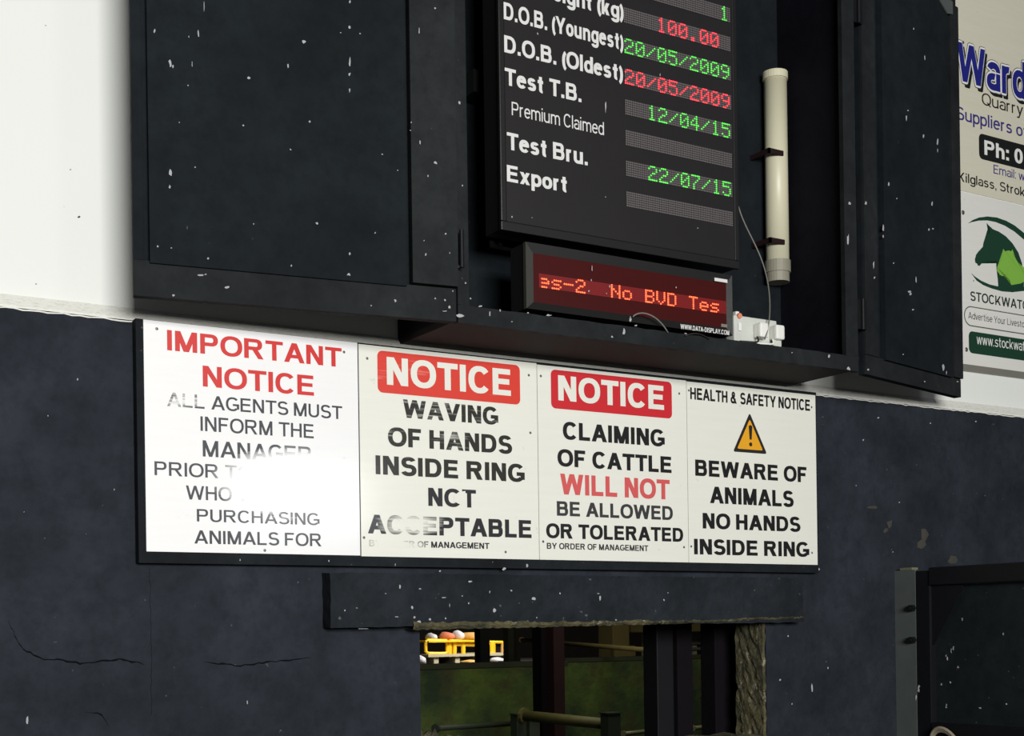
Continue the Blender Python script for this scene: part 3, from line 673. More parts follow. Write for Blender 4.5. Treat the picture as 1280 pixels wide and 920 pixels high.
# right door
D2 = Door((3.336, -0.281), (3.990, -0.116), 2.430, 3.90)
dr = thing('cabinet_door', (3.336, -0.281, 2.43), 'narrow-looking black cabinet door swung open on the right, beside the quarry poster', 'door', 'open doors of the display cabinet')
u1 = D2.u(1104, 440); u2 = D2.u(1187, 465); zb = (D2.z(1104, 447)+D2.z(1187, 475))/2
obj('door_board', D2.box(0.0, D2.L, -0.028, -0.010, D2.z0, D2.z1), M['door_dark'], dr)
obj('bottom_rail', D2.box(0.0, D2.L, -0.0099, 0.0, D2.z0, zb+0.004), M['frame_dark'], dr)
obj('top_rail', D2.box(0.0, D2.L, -0.0099, 0.0, D2.z1-0.055, D2.z1), M['frame_dark'], dr)
obj('hinge_stile', D2.box(0.0, u1-0.03, -0.0098, 0.002, zb+0.005, D2.z1-0.056), M['frame_dark'], dr)
obj('free_stile', D2.box(u2+0.024, D2.L, -0.0098, 0.010, zb+0.005, D2.z1-0.056), M['frame_dark'], dr)
obj('panel', D2.box(u1, u2, -0.0098, 0.012, zb-0.001, D2.z1-0.075), M['door_dark'], dr)
bm = bmesh.new(); g = [(u2+0.03, 3.80), (u2+0.03, 3.845), (u2-0.11, 3.845), (u2-0.06, 3.815), (u2-0.01, 3.79)]
prism(bm, [D2.h+D2.d*a_+D2.n*0.013+Vector((0, 0, z_)) for a_, z_ in g], D2.n*0.004); obj('corner_plate', bm, M['steel_grey'], dr)
flecks([(1133, 147, 3, 10), (1135, 138, 3, 3), (1154, 170, 3, 6), (1172, 178, 3, 11), (1172, 188, 2, 6), (1142, 36, 2, 5), (1156, 72, 2, 8), (1111, 230, 3, 8), (1165, 255, 3, 10), (1104, 285, 3, 10), (1104, 295, 2, 6), (1121, 248, 2, 3), (1161, 287, 3, 4), (1166, 286, 3, 3), (1137, 365, 6, 6), (1138, 368, 4, 5), (1145, 350, 2, 10), (1141, 387, 4, 3), (1117, 329, 2, 3), (1179, 459, 4, 10), (1183, 466, 2, 6), (1156, 477, 3, 2), (1129, 443, 3, 2)], lambda x, y: D2.hit(x, y, 0.013), dr)
flecks([(1085, 462, 5, 5), (1092, 331, 3, 13), (1093, 347, 3, 4), (1197, 477, 3, 3), (1187, 361, 3, 6), (1082, 254, 4, 5)], lambda x, y: D2.hit(x, y, 0.003), dr)
for nm, dd, hx, hy, par in (('hinge', None, 3.309, -0.296, dr), ('hinge', None, 1.790, -0.3275, dl)):
    for hz in (2.62, 3.62):
        bm = bmesh.new(); tube(bm, [(hx, hy, hz-0.05), (hx, hy, hz+0.05)], 0.006, 10)
        bx(bm, hx-0.02, hx+0.022, hy+0.004, hy+0.007, hz-0.048, hz+0.048) if par is dr else None
        obj(nm, bm, M['steel_dark'], par)

# ---------------------------------------------------------------- 5 x 7 dot characters
F57 = {'0': ['01110', '10001', '10011', '10101', '11001', '10001', '01110'], '1': ['00100', '01100', '00100', '00100', '00100', '00100', '01110'],
'2': ['01110', '10001', '00001', '00110', '01000', '10000', '11111'], '4': ['00010', '00110', '01010', '10010', '11111', '00010', '00010'],
'5': ['11111', '10000', '11110', '00001', '00001', '10001', '01110'], '7': ['11111', '00001', '00010', '00100', '01000', '01000', '01000'],
'9': ['01110', '10001', '10001', '01111', '00001', '00010', '01100'], '/': ['00000', '00001', '00010', '00100', '01000', '10000', '00000'],
'.': ['00000', '00000', '00000', '00000', '00000', '01100', '01100'], '-': ['00000', '00000', '00000', '11111', '00000', '00000', '00000'],
'e': ['00000', '00000', '01110', '10001', '11111', '10000', '01110'], 's': ['00000', '00000', '01111', '10000', '01110', '00001', '11110'],
'N': ['10001', '10001', '11001', '10101', '10011', '10001', '10001'], 'o': ['00000', '00000', '01110', '10001', '10001', '10001', '01110'],
'B': ['11110', '10001', '10001', '11110', '10001', '10001', '11110'], 'V': ['10001', '10001', '10001', '10001', '10001', '01010', '00100'],
'D': ['11110', '10001', '10001', '10001', '10001', '10001', '11110'], 'T': ['11111', '00100', '00100', '00100', '00100', '00100', '00100']}
def dots(text, x0, pitch, ztop, pz, Y, mat, parent, skip=0, k=0.42):
    bm = bmesh.new()
    for i, ch in enumerate(text):
        for r, row in enumerate(F57.get(ch, [])):
            for c, b_ in enumerate(row):
                col = i*6+c
                if b_ == '1' and col >= skip:
                    cx = x0+(col+0.5)*pitch; cz = ztop-(r+0.5)*pz; q = []
                    ring = [bm.verts.new((cx+pitch*k*cos(a*pi/4), Y, cz+pz*k*sin(a*pi/4))) for a in range(8)]
                    top = bm.verts.new((cx, Y-0.0012, cz))
                    for a in range(8): bm.faces.new((ring[a], ring[(a+1) % 8], top))
    return obj('lit_dots', bm, mat, parent, kind='stuff')

# ---------------------------------------------------------------- big information board
BY = -0.26
X0, X1 = at(625.2, 200, BY).x, at(924.0, 300, BY).x; zb0 = 2.712
bd = thing('information_board', ((X0+X1)/2, -0.2, zb0), 'tall black electronic sale board with white row names and green and red LED figures', 'display board')
obj('board_case', box(X0+0.004, X1-0.004, BY+0.012, -0.17, zb0+0.004, 3.86), M['bezel'], bd)
bw = 0.019
xi0, xi1 = X0+bw, X1-0.019; zi = zb0+0.026
obj('fascia', box(xi0, xi1, BY, BY+0.011, zi, 3.84), M['screen'], bd, label='matt black front panel')
bm = bmesh.new(); bx(bm, X0, X1, BY-0.0015, BY+0.012, zb0, zi-0.0005, bev=0.003); obj('bezel_bottom', bm, M['bezel'], bd)
for nm, xa, xb in (('bezel_side', X0, xi0-0.0005), ('bezel_side', xi1+0.0005, X1)):
    obj(nm, box(xa, xb, BY-0.0015, BY+0.012, zi, 3.86, bev=0.003), M['bezel'], bd)
FY = BY-0.0008
bx0, bx1 = at(781.5, 160, FY).x, at(915.0, 205, FY).x; pitch = (bx1-bx0)/60
zt = 3.064; RP = 0.0898; PH = 0.0455/7
M['leds_off'] = dotgrid('unlit_led_matrix', bx0, zt-7*PH, pitch, PH, rgb(104, 98, 98), rgb(34, 32, 33))
rows = {-1: ('          ', None), 0: ('22/07/15', 'led_green'), 1: ('', None), 2: ('12/04/15', 'led_green'), 3: ('20/05/2009', 'led_red'), 4: ('20/05/2009', 'led_green'), 5: ('   100.00', 'led_red'), 6: ('         1', 'led_green'), 7: ('', None)}
# row k = 0 is the Test Bru. row
for k, (txt, mt) in rows.items():
    top = 2.9755+RP*k
    mm = dotgrid('unlit_led_matrix', bx0, top-7*PH, pitch, PH, rgb(104, 98, 98), rgb(34, 32, 33))
    bar = obj('led_bar', box(bx0, bx1, FY-0.0006, FY, top-7*PH, top), mm, bd, label='grey LED dot strip' if k == -1 else None)
    if mt:
        if len(txt) == 8: txt = '  '+txt
        dots(txt, bx0, pitch, top, PH, FY-0.0012, M[mt], bar)
xl = at(630.5, 60, FY).x; capb = 0.0455
bl = at(779, 65, FY)
def rowtext(t, L, R, Rb, zbase, cap, bold=0.022, **k): return lettering(t, L, R, zbase, cap, FY, M['white_text'], bd, bold=bold, label=None, **k)
def X_(x, y): return at(x, y, FY).x
y1 = rowtext('D.O.B. (Youngest)', X_(629.6, 10), X_(779.3, 60), 0, 3.297, 0.0475)
rowtext('D.O.B. (Oldest)', X_(630.2, 50), X_(778.8, 100), 0, 3.2055, 0.0475)
rowtext('Test T.B.', X_(631, 95), X_(726.7, 120), 0, 3.1155, 0.0475)
rowtext('Premium Claimed', X_(639.6, 130), X_(755, 170), 0, 3.035, 0.0375, bold=0.0)
rowtext('Test Bru.', X_(633.6, 175), X_(734.6, 200), 0, 2.9375, 0.0475)
rowtext('Export', X_(633.6, 215), X_(708.5, 235), 0, 2.8485, 0.0455)
rowtext('Weight (kg)', X_(669, 0), X_(779.5, 20), 0, 3.387, 0.0475)
flecks([(757, 134, 2, 19), (672, 42, 3, 4), (825, 94, 2, 6), (640, 271, 2, 3), (665, 272, 2, 2), (757, 246, 2, 2), (872, 285, 3, 2)], lambda x, y: at(x, y, BY-0.001), bd)
for xx in (2.15, 2.62):
    obj('hanging_arm', box(xx, xx+0.04, -0.17, UY-0.031, 3.3, 3.34), M['bezel'], bd)

# ---------------------------------------------------------------- scrolling ticker on the shelf
KY = -0.285
tx0, tx1 = at(657.5, 340, KY).x, at(915.5, 380, KY).x; tz0, tz1 = at(660, 385, KY).z, (at(658, 300, KY).z+at(915, 346, KY).z)/2
tz0 = (tz0+at(916, 420, KY).z)/2
tk = thing('ticker_display', ((tx0+tx1)/2, -0.24, 2.479), 'long dark red scrolling LED display reading No BVD Tes, below the tall sale board', 'display')
obj('case', box(tx0+0.002, tx1-0.002, KY+0.016, -0.20, tz0, tz1, bev=0.002), M['bezel'], tk)
sx0, sx1 = at(668, 340, KY).x, at(909.5, 380, KY).x
sz1 = (at(667.8, 314.6, KY).z+at(909, 355, KY).z)/2; sz0 = (at(668.7, 373.6, KY).z+at(910.6, 413, KY).z)/2
def bevelbar(pts_out, pts_in, name, mat, par):
    bm = bmesh.new(); a_, b_ = pts_out; c_, d_ = pts_in
    v = [bm.verts.new(p) for p in (a_, b_, d_, c_)]; w = [bm.verts.new(p+Vector((0, 0.014, 0))) for p in (a_, b_, Vector(d_), Vector(c_))]
    bm.faces.new(v); bm.faces.new(w[::-1])
    for i in range(4): bm.faces.new((v[i], v[(i+1) % 4], w[(i+1) % 4], w[i]))
    return obj(name, bm, mat, par)
V3 = lambda x, y, z: Vector((x, y, z))
o_ = [V3(tx0, KY, tz0), V3(tx1, KY, tz0), V3(tx1, KY, tz1), V3(tx0, KY, tz1)]
i_ = [V3(sx0, KY+0.006, sz0), V3(sx1, KY+0.006, sz0), V3(sx1, KY+0.006, sz1), V3(sx0, KY+0.006, sz1)]
bevelbar((o_[0], o_[1]), (i_[0], i_[1]), 'bezel_bottom', M['bezel'], tk); bevelbar((o_[2], o_[3]), (i_[2], i_[3]), 'bezel_top', M['bezel'], tk)
bevelbar((o_[3], o_[0]), (i_[3], i_[0]), 'bezel_end', M['bezel_grey'], tk); bevelbar((o_[1], o_[2]), (i_[1], i_[2]), 'bezel_end', M['bezel'], tk)
obj('red_filter', box(sx0, sx1, KY+0.006, KY+0.012, sz0, sz1), M['red_glass'], tk, label='dark red filter window')
ty = KY+0.005
a = at(673.5, 341.5, ty); b = at(673.5, 359, ty); c = at(898.5, 391.5, ty)
tp = (c.x-a.x)/95; zt_ = (a.z+(c.z+(a.z-b.z)))/2; tpz = (a.z-b.z)/7
strip = dotgrid('ticker_matrix', a.x-tp*0, zt_-7*tpz, tp, tpz, rgb(110, 12, 14), rgb(70, 12, 12), (1, 0.02, 0.03, 1), 0.07)
ls = obj('led_strip', box(a.x, sx1-0.002, ty-0.0006, ty+0.0005, zt_-7*tpz, zt_), strip, tk, label='glowing red LED strip')
dots('es-2  No BVD Tes', a.x, tp, zt_, tpz, ty-0.0012, M['led_ticker'], ls, skip=1, k=0.46)
line('WWW.DATA-DISPLAY.COM', 850.6, 404.6, 410.5, 911.6, 419.3, KY-0.0008, M['white_text'], tk, bold=0.02)
p = at(893, 346.5, KY-0.001); q = at(909, 351, KY-0.001)
obj('maker_label', box(p.x, q.x, KY-0.002, KY-0.0005, (p.z+q.z)/2-0.009, (p.z+q.z)/2+0.001), M['white_text'], tk, label='small white label')
p = at(901.5, 403, ty-0.001); q = at(909, 409.5, ty-0.001)
obj('maker_mark', box(p.x, q.x, ty-0.0015, ty-0.0006, q.z, p.z-0.004), M['alum'], tk, label='small grey square mark')
flecks([(740, 336, 2, 10), (739, 350, 2, 4), (736, 364, 3, 3), (762, 358, 2, 4), (758, 367, 2, 2), (845, 359, 2, 4), (788, 399, 5, 9), (795, 407, 4, 3), (857, 417, 4, 3)], lambda x, y: at(x, y, KY-0.0005), tk)
# loose cable under the ticker
pts = bez([at(791, 396, CY-0.004), at(800, 386, CY-0.012), at(822, 392, CY-0.012), at(835, 416, CY-0.003)], 14)
obj('loose_cable', tube(bmesh.new(), pts, 0.0022, 8), M['cable_grey'], label='short grey cable looping out under the ticker display', cat='cable', smooth=True)
pts = bez([at(856, 420, CY-0.004), at(868, 414, CY-0.012), at(880, 418, CY-0.008), at(886, 424, CY-0.003)], 10)
obj('loose_cable', tube(bmesh.new(), pts, 0.0022, 8), M['cable_black'], label='short black cable end beneath the web address on the ticker', cat='cable', smooth=True)

# ---------------------------------------------------------------- pipe / aerial in the cabinet
PYY = -0.02
pt, pb = at(969, 96, PYY), at(972, 346, PYY)
pipe = thing('plastic_pipe', (pt.x, PYY, pb.z), 'yellowed white plastic pipe clipped upright inside the cabinet, right of the sale board', 'pipe')
r = (at(983, 200, PYY).x-at(958, 200, PYY).x)*0.5*0.86
cx_ = (pt.x+pb.x)/2
obj('tube', tube(bmesh.new(), [(cx_, PYY, pb.z+0.05), (cx_, PYY, pt.z)], r, 28), M['pvc'], pipe, smooth=True)
obj('end_cap', tube(bmesh.new(), [(cx_, PYY, pt.z-0.012), (cx_, PYY, pt.z+0.012)], r*1.1, 28), M['pvc'], pipe)
bm = bmesh.new(); tube(bm, [(cx_, PYY, pb.z+0.012), (cx_, PYY, pb.z+0.052)], r*1.12, 28); tube(bm, [(cx_, PYY, pb.z-0.02), (cx_, PYY, pb.z+0.012)], r*1.0, 28)
obj('socket_collar', bm, M['pvc_grey'], pipe, label='grey plastic end collar')
for yy in (196, 306):
    z = at(965, yy, PYY).z
    bm = bmesh.new()
    bx(bm, cx_-r-0.035, cx_-r*0.2, PYY-r-0.006, PYY-r, z-0.008, z+0.008); bx(bm, cx_-r-0.035, cx_-r-0.027, PYY-r-0.006, UY-0.031, z-0.008, z+0.008)
    obj('clip', bm, M['rust'], pipe, label='brown clip')
# thin aerial wire
YW = -0.2
pts = bez([at(923, 258, YW), at(934, 300, YW), at(962, 320, YW), at(964, 360, YW), at(966, 400, -0.302), at(956, 424, -0.299)], 26)
obj('aerial_wire', tube(bmesh.new(), pts, 0.0022, 8), M['cable_grey'], label='thin grey wire hanging from the sale board to the socket', cat='wire', smooth=True)
# ---------------------------------------------------------------- socket and plugs on the shelf
QY = -0.262
def qp(x, y, Y=QY): return at(x, y, Y)
sk = thing('double_socket', (qp(945, 430).x, QY+0.02, 2.478), 'white surface-mounted double socket with two plugs, beside the ticker display', 'socket')
a = qp(917.5, 392); b = qp(971, 424)
zA, zB = (qp(918, 390).z+qp(970, 400).z)/2, (qp(918, 420).z+qp(970, 427).z)/2
obj('back_box', box(qp(917.5, 400).x, qp(971, 410).x, QY, QY+0.04, 2.484, 2.568, bev=0.004), M['socket'], sk)
def plugm(x, name='plug'):
    x0_ = qp(x-6, 410).x; x1_ = qp(x+5, 410).x
    o = obj(name, box(x0_, x1_, QY-0.034, QY-0.0005, 2.502, 2.548, bev=0.007), M['plug'], sk)
    return o
plugm(947); plugm(967)
bm = bmesh.new(); p = qp(924, 395, QY-0.001); bmesh.ops.create_cone(bm, cap_ends=True, segments=14, radius1=0.009, radius2=0.008, depth=0.006, matrix=Matrix.Translation((p.x, QY-0.003, p.z))@Matrix.Rotation(pi/2, 4, 'X'))
obj('indicator', bm, M['salmon'], sk, label='salmon neon indicator')
obj('switch', box(p.x-0.006, p.x+0.006, QY-0.005, QY-0.0005, 2.520, 2.545, bev=0.001), M['plug'], sk)
obj('knockout_lug', box(p.x-0.008, p.x+0.006, QY+0.005, QY+0.02, 2.568, 2.582, bev=0.002), M['plug'], sk)
for x_, e_ in ((947, 0.012), (966, 0.02)):
    p = qp(x_, 421, QY-0.02); pts = bez([(p.x, QY-0.018, 2.505), (p.x+0.004, QY-0.03, 2.478), (p.x-0.01, -0.285, 2.487), (p.x-0.05-e_, -0.27, 2.486)], 12)
    obj('flex', tube(bmesh.new(), pts, 0.003, 8), M['plug'] if x_ > 950 else M['cable_black'], sk, smooth=True)
obj('loose_cover', box(qp(962, 430).x, qp(972, 430).x, -0.279, -0.275, 2.479, 2.512), M['socket'], sk, label='loose white cover flap')

# ---------------------------------------------------------------- posters
GY = UY-0.004; HY = GY-0.0008
def poster(z0, z1, mat, label):
    t = thing('poster_board', (4.7, GY, z0), label, 'poster', 'advertising boards on the white wall')
    obj('board_panel', box(4.10, 5.35, GY, UY-0.0008, z0, z1), mat, t); return t
zm = (at(1197, 236, GY).z+at(1280, 258.5, GY).z)/2; zlo = (at(1203, 456, GY).z+at(1280, 467, GY).z)/2
po1 = poster(zm+0.002, 4.35, M['poster_cream'], 'cream quarry advertising board with large blue lettering, upper right beside the cabinet door')
po2 = poster(zlo+0.004, zm-0.002, M['poster_white'], 'white advertising board with a green horse head emblem, below the quarry board')
blue = flat('blue_print', rgb(30, 34, 130)); blk = flat('black_print', rgb(20, 22, 22)); vio = flat('violet_print', rgb(58, 52, 130)); whi = flat('white_print', rgb(240, 240, 236)); dgr = flat('dark_green_print', rgb(22, 62, 44)); lgr = flat('leaf_green_print', rgb(134, 190, 74)); gry = flat('grey_print', rgb(84, 84, 84))
def PL(text, L, T, B, XB, R, RB, Y, mat, par, **k):
    a_ = at(L, T, Y); b_ = at(XB, B, Y); c_ = at(R, RB, Y)
    base = (b_.z+c_.z)/2
    return lettering(text, a_.x, c_.x, base, a_.z-base, Y, mat, par, **k)
xe = at(1280, 100, HY).x
# WARD : d runs a little past the frame
wx0, wx1 = at(1196.5, 60, HY).x, at(1283, 120, HY).x
wz = (at(1203.7, 101.7, HY).z+at(1272, 122, HY).z)/2; wc = at(1203.7, 54, HY).z-at(1203.7, 101.7, HY).z
lettering('Ward', wx0+0.012, wx1+0.014, wz-0.016, wc, HY, blk, po1, bold=0.012, grow=0.03, label='black drop shadow lettering')
lettering('Ward', wx0-0.008, wx1+0.008, wz, wc, HY-0.0004, gry, po1, bold=0.012, grow=0.07, label='thin grey outline lettering')
lettering('Ward', wx0-0.006, wx1+0.006, wz, wc, HY-0.0008, whi, po1, bold=0.012, grow=0.05, label='white outline lettering')
lettering('Ward', wx0, wx1, wz, wc, HY-0.0013, blue, po1, bold=0.018, label='blue lettering')
PL('Quarry', 1227.2, 115.4, 133.7, 1232, 1279, 142.8, HY, blk, po1, bold=0.0)
PL('Suppliers of', 1195.7, 132.5, 149.6, 1200, 1284, 172.5, HY, vio, po1, bold=0.006, label='violet lettering')
a = at(1223.6, 167, HY); b = at(1223.6, 197.6, HY); c = at(1280, 180.5, HY); d = at(1280, 212.5, HY)
obj('phone_panel', face(rrect(a.x, 5.2, (b.z+d.z)/2, (a.z+c.z)/2, 0.02, HY)), blk, po1, label='black panel with rounded corners')
PL('Ph: 0', 1230.4, 174.8, 194.2, 1236, 1278.6, 205.8, HY-0.0006, whi, po1, bold=0.022, label='white lettering')
PL('Email: w', 1242, 205.6, 217, 1244, 1281, 226.2, HY, vio, po1, bold=0.0, label='violet lettering')
PL('Kilglass, Strok', 1197.5, 214.2, 226.2, 1200, 1281, 245.8, HY, blk, po1, bold=0.006)
screw(1204, 53, GY, po1, 0.006)
# lower board: emblem, name, strap line, web address
q = lambda u, v: (1190+u/3.833, 240+v/3.833)
def poly(pts, Y, mat, name, par, label=None): return obj(name, face([at(*q(u, v), Y) for u, v in pts]), mat, par, label=label)
cxe, cze = 300, 300
top_arc = [(76, 150), (100, 134), (130, 122), (170, 117), (215, 122), (260, 138), (300, 160), (345, 196), (380, 232), (410, 275), (405, 282), (372, 250), (338, 222), (300, 190), (255, 162), (210, 144), (170, 136), (130, 137), (100, 143)]
poly(top_arc, HY, dgr, 'emblem_arc', po2)
low_arc = [(92, 388), (110, 405), (140, 425), (180, 443), (220, 452), (290, 458), (345, 455), (400, 440), (400, 458), (345, 474), (290, 480), (240, 476), (190, 462), (150, 446), (118, 424)]
poly(low_arc, HY, dgr, 'emblem_arc', po2)
horse = [(166, 148), (176, 160), (196, 178), (225, 190), (258, 212), (290, 246), (318, 290), (335, 340), (345, 400), (345, 456), (280, 462), (222, 452), (220, 420), (214, 372), (212, 338), (213, 318), (196, 330), (176, 326), (160, 330), (142, 342), (132, 354), (124, 352), (122, 344), (112, 338), (110, 322), (116, 300), (128, 284), (148, 262), (152, 240), (158, 222), (174, 205), (180, 196), (170, 172)]
poly(horse, HY-0.0004, dgr, 'horse_emblem', po2, 'dark green horse head')
cow = [(246, 272), (254, 284), (272, 280), (284, 284), (290, 274), (296, 294), (294, 306), (312, 330), (330, 350), (360, 372), (362, 420), (330, 438), (284, 446), (276, 420), (268, 404), (240, 402), (228, 396), (224, 386), (215, 378), (216, 362), (228, 350), (238, 324), (248, 304)]
poly(cow, HY-0.0008, lgr, 'cow_emblem', po2, 'light green cow head')
PL('STOCKWATCH', 1213, 363.9, 377, 1216, 1292.5, 388.2, HY, flat('charcoal_print', rgb(40, 52, 46)), po2, bold=0.012)
a = at(1205, 384, HY); b = at(1205, 405, HY); c = at(1280, 397, HY)
zt2 = at(1215, 383, HY).z; zb2 = at(1215, 408, HY).z
obj('strap_border', face(rrect(a.x, 5.2, zb2, zt2, (zt2-zb2)/2.01, HY)), gry, po2, label='thin grey outline')
obj('strap_field', face(rrect(a.x+0.004, 5.196, zb2+0.004, zt2-0.004, (zt2-zb2-0.008)/2.01, HY-0.0003)), M['poster_white'], po2)
PL('Advertise Your Livestock', 1210.3, 389.6, 398, 1213, 1287.5, 411, HY-0.0007, gry, po2, bold=0.0, label='grey lettering')
a = at(1210.9, 413.5, HY); b = at(1210.9, 440.9, HY)
obj('web_panel', face(rrect(a.x, 5.2, b.z, a.z, 0.02, HY)), dgr, po2, label='dark green panel')
PL('www.stockwat', 1220.8, 417.5, 431.8, 1226, 1281, 437.8, HY-0.0006, whi, po2, bold=0.0, label='white lettering')
for s_ in ((1203.8, 265.6), (1208, 437), (1217, 351)): screw(*s_, GY, po2, 0.009 if s_[0] < 1210 else 0.003)
obj('poster_rail', box(4.08, 5.4, UY-0.014, UY-0.0006, zlo-0.022, zlo+0.003, bev=0.001), M['alum'], label='dull aluminium rail under the horse emblem board', cat='rail')

# ---------------------------------------------------------------- steel gate standing at right angles to the wall
GX = 3.79
gt = thing('ring_gate', (GX+0.03, -0.3, 0.0), 'black sheet-steel gate standing at right angles to the dark wall, lower right', 'gate')
post = thing('gate_post', (GX+0.03, -0.02, 0.0), 'grey steel angle post fixed to the wall beside the black gate', 'post')
obj('angle_leg', box(GX, GX+0.006, -0.068, WY-0.001, 0, 1.803), M['steel_grey'], post)
obj('angle_foot', box(GX+0.006, GX+0.08, WY-0.008, WY-0.001, 0, 1.803), M['steel_grey'], post)
obj('post_cap', box(GX-0.002, GX+0.03, -0.055, 0.0, 1.8035, 1.812), M['galv'], post, label='bare pale top')
for yy in (760, 800):
    p = atX(1148, yy, GX); bm = bmesh.new()
    bmesh.ops.create_cone(bm, cap_ends=True, segments=6, radius1=0.013, radius2=0.013, depth=0.018, matrix=Matrix.Translation((GX-0.009, -0.058, p.z))@Matrix.Rotation(pi/2, 4, 'Y'))
    tube(bm, [(GX-0.026, -0.058, p.z), (GX, -0.058, p.z)], 0.007, 10)
    obj('bolt', bm, M['steel_dark'], post)
gy0 = -0.0695; gy1 = -1.65
obj('stile', box(GX+0.001, GX+0.05, -0.132, gy0, 0.08, 1.798, bev=0.002), M['steel_dark'], gt)
obj('stile', box(GX+0.001, GX+0.05, gy1, gy1+0.06, 0.08, 1.798, bev=0.002), M['steel_dark'], gt)
obj('top_bar', box(GX-0.004, GX+0.05, gy1+0.061, -0.1325, 1.745, 1.808, bev=0.003), M['steel_dark'], gt)
for z0_, z1_ in ((1.205, 1.258), (0.62, 0.67), (0.08, 0.14)):
    obj('cross_bar', box(GX-0.002, GX+0.05, gy1+0.061, -0.1325, z0_, z1_, bev=0.003), M['steel_dark'], gt)
obj('sheet_panel', box(GX+0.03, GX+0.034, gy1+0.061, -0.1325, 0.14, 1.744), M['gate_sheet'], gt)
bm = bmesh.new(); A_ = atX(1162, 731, GX+0.012); B_ = atX(1202, 731, GX+0.012); C_ = atX(1165, 806, GX+0.012)
prism(bm, [(GX+0.012, -0.1327, 1.7445), (GX+0.012, B_.y, 1.7445), (GX+0.012, B_.y-0.004, 1.73), (GX+0.012, -0.139, C_.z), (GX+0.012, -0.1327, C_.z)], (0.006, 0, 0)); obj('corner_gusset', bm, M['steel_dark'], gt)
flecks([(1192, 810, 4, 7), (1189, 814, 2, 8), (1184, 823, 3, 8), (1183, 820, 3, 4), (1254, 792, 3, 4), (1183, 883, 3, 7), (1188, 853, 3, 3), (1203, 774, 3, 6), (1177, 855, 4, 4), (1198, 834, 5, 4), (1258, 880, 4, 3), (1225, 885, 6, 3)], lambda x, y: atX(x, y, GX+0.029), gt)
flecks([(1148, 862, 4, 10), (1145, 872, 3, 10), (1149, 858, 3, 6)], lambda x, y: atX(x, y, GX-0.001), gt)
bm = bmesh.new(); p = atX(1181, 917, GX)
pts = bez([(GX-0.01, p.y+0.05, 1.20), (GX-0.02, p.y+0.03, p.z+0.03), (GX-0.02, p.y-0.03, p.z+0.03), (GX-0.01, p.y-0.07, 1.19)], 12)
for k_ in range(3): tube(bm, [v+Vector((-0.004*k_, 0.004*sin(k_*2), 0.006*k_-0.006)) for v in pts], 0.006, 7)
obj('rope_tie', bm, M['rope'], label='frayed pale rope looped over the lower bar of the gate', cat='rope', smooth=True)

# ---------------------------------------------------------------- the yard seen through the opening
def wallblock(name, X0_, X1_, Y_, th, z1_, mat, label): return thing(name, ((X0_+X1_)/2, Y_+th/2, 0), label, 'wall')
wa = wallblock('pen_wall', 3.0, 5.0, 4.0, 0.2, 1.376, None, 'low moss-green concrete pen wall on the left beyond the opening')
obj('wall_block', box(2.4, 5.02, 4.0, 4.2, 0, 1.372), M['moss'], wa); obj('coping', box(2.4, 5.02, 3.995, 4.215, 1.373, 1.405, bev=0.004), M['moss_dark'], wa)
wb = wallblock('pen_wall', 5.03, 8.5, 4.05, 0.2, 1.40, None, 'taller dark green concrete pen wall on the right beyond the opening')
obj('wall_block', box(5.03, 8.6, 4.05, 4.25, 0, 1.39), M['moss'], wb); obj('coping', box(5.03, 8.6, 4.045, 4.265, 1.391, 1.418, bev=0.004), M['moss_dark'], wb)
bk = obj('loading_bank', box(4.5, 8.2, 7.4, 9.4, 0, 1.31, bev=0.01), M['shed_dark'], label='dark raised loading bank under the yellow machine', cat='bank')
def atd(x, y, Y): return at(x, y, Y)
MY = 7.9
ma = thing('yellow_machine', (at(570, 815, MY).x, MY, 1.31), 'bright yellow tubular steel machine frame beyond the green pen wall', 'machine')
def mt_(pp, r=0.02, dy=0.0, closed=False):
    P_ = [at(x, y, MY)+Vector((0, dy, 0)) for x, y in pp]
    if closed: P_.append(P_[0])
    return P_
bm = bmesh.new(); tube(bm, mt_([(532, 803), (535, 800.5), (558, 801), (559, 806), (559, 815), (556, 817), (536, 817), (532, 814)], closed=True), 0.017, 8); obj('loop_rail', bm, M['yellow'], ma)
for xx, y0_, y1_ in ((562, 800, 818), (568, 801, 818), (579, 801, 817)):
    obj('upright', tube(bmesh.new(), mt_([(xx, y0_), (xx, y1_)]), 0.022, 8), M['yellow'], ma)
obj('side_rail', tube(bmesh.new(), mt_([(562, 801), (600, 802), (632, 803)]), 0.014, 8), M['yellow'], ma)
obj('side_rail', tube(bmesh.new(), mt_([(568, 805.5), (601, 806), (618, 806)]), 0.018, 8), M['yellow'], ma)
obj('side_rail', tube(bmesh.new(), mt_([(532, 802), (532, 815)], dy=0.5), 0.02, 8), M['yellow'], ma)
obj('upright', tube(bmesh.new(), mt_([(615, 803), (615, 817)]), 0.035, 8), M['yellow'], ma)
obj('upright', tube(bmesh.new(), mt_([(629, 804), (629, 822)]), 0.025, 8), M['sack_tan'], ma, label='tan upright')
p0_, p1_ = at(528, 819, MY), at(632, 819, MY)
obj('deck', box(p0_.x, p1_.x, MY-0.12, MY+0.5, 1.375, 1.40), M['pale_deck'], ma, label='pale weathered deck')
for k_ in range(4):
    xx = p0_.x+(p1_.x-p0_.x)*(k_+0.3)/4; obj('deck_leg', box(xx, xx+0.05, MY-0.1, MY+0.45, 1.311, 1.3745), M['pale_deck'], ma)
def sack(x, y, Y_, rx, rz, mat, label, seed):
    p = at(x, y, Y_); p.z = (1.3105 if y > 805 else 1.5285)+rz*0.72
    return obj('feed_sack', lump(bmesh.new(), p, rx, 0.12, rz, seed), mat, label=label, cat='sack', group='sacks and oddments around the yellow machine', smooth=True)
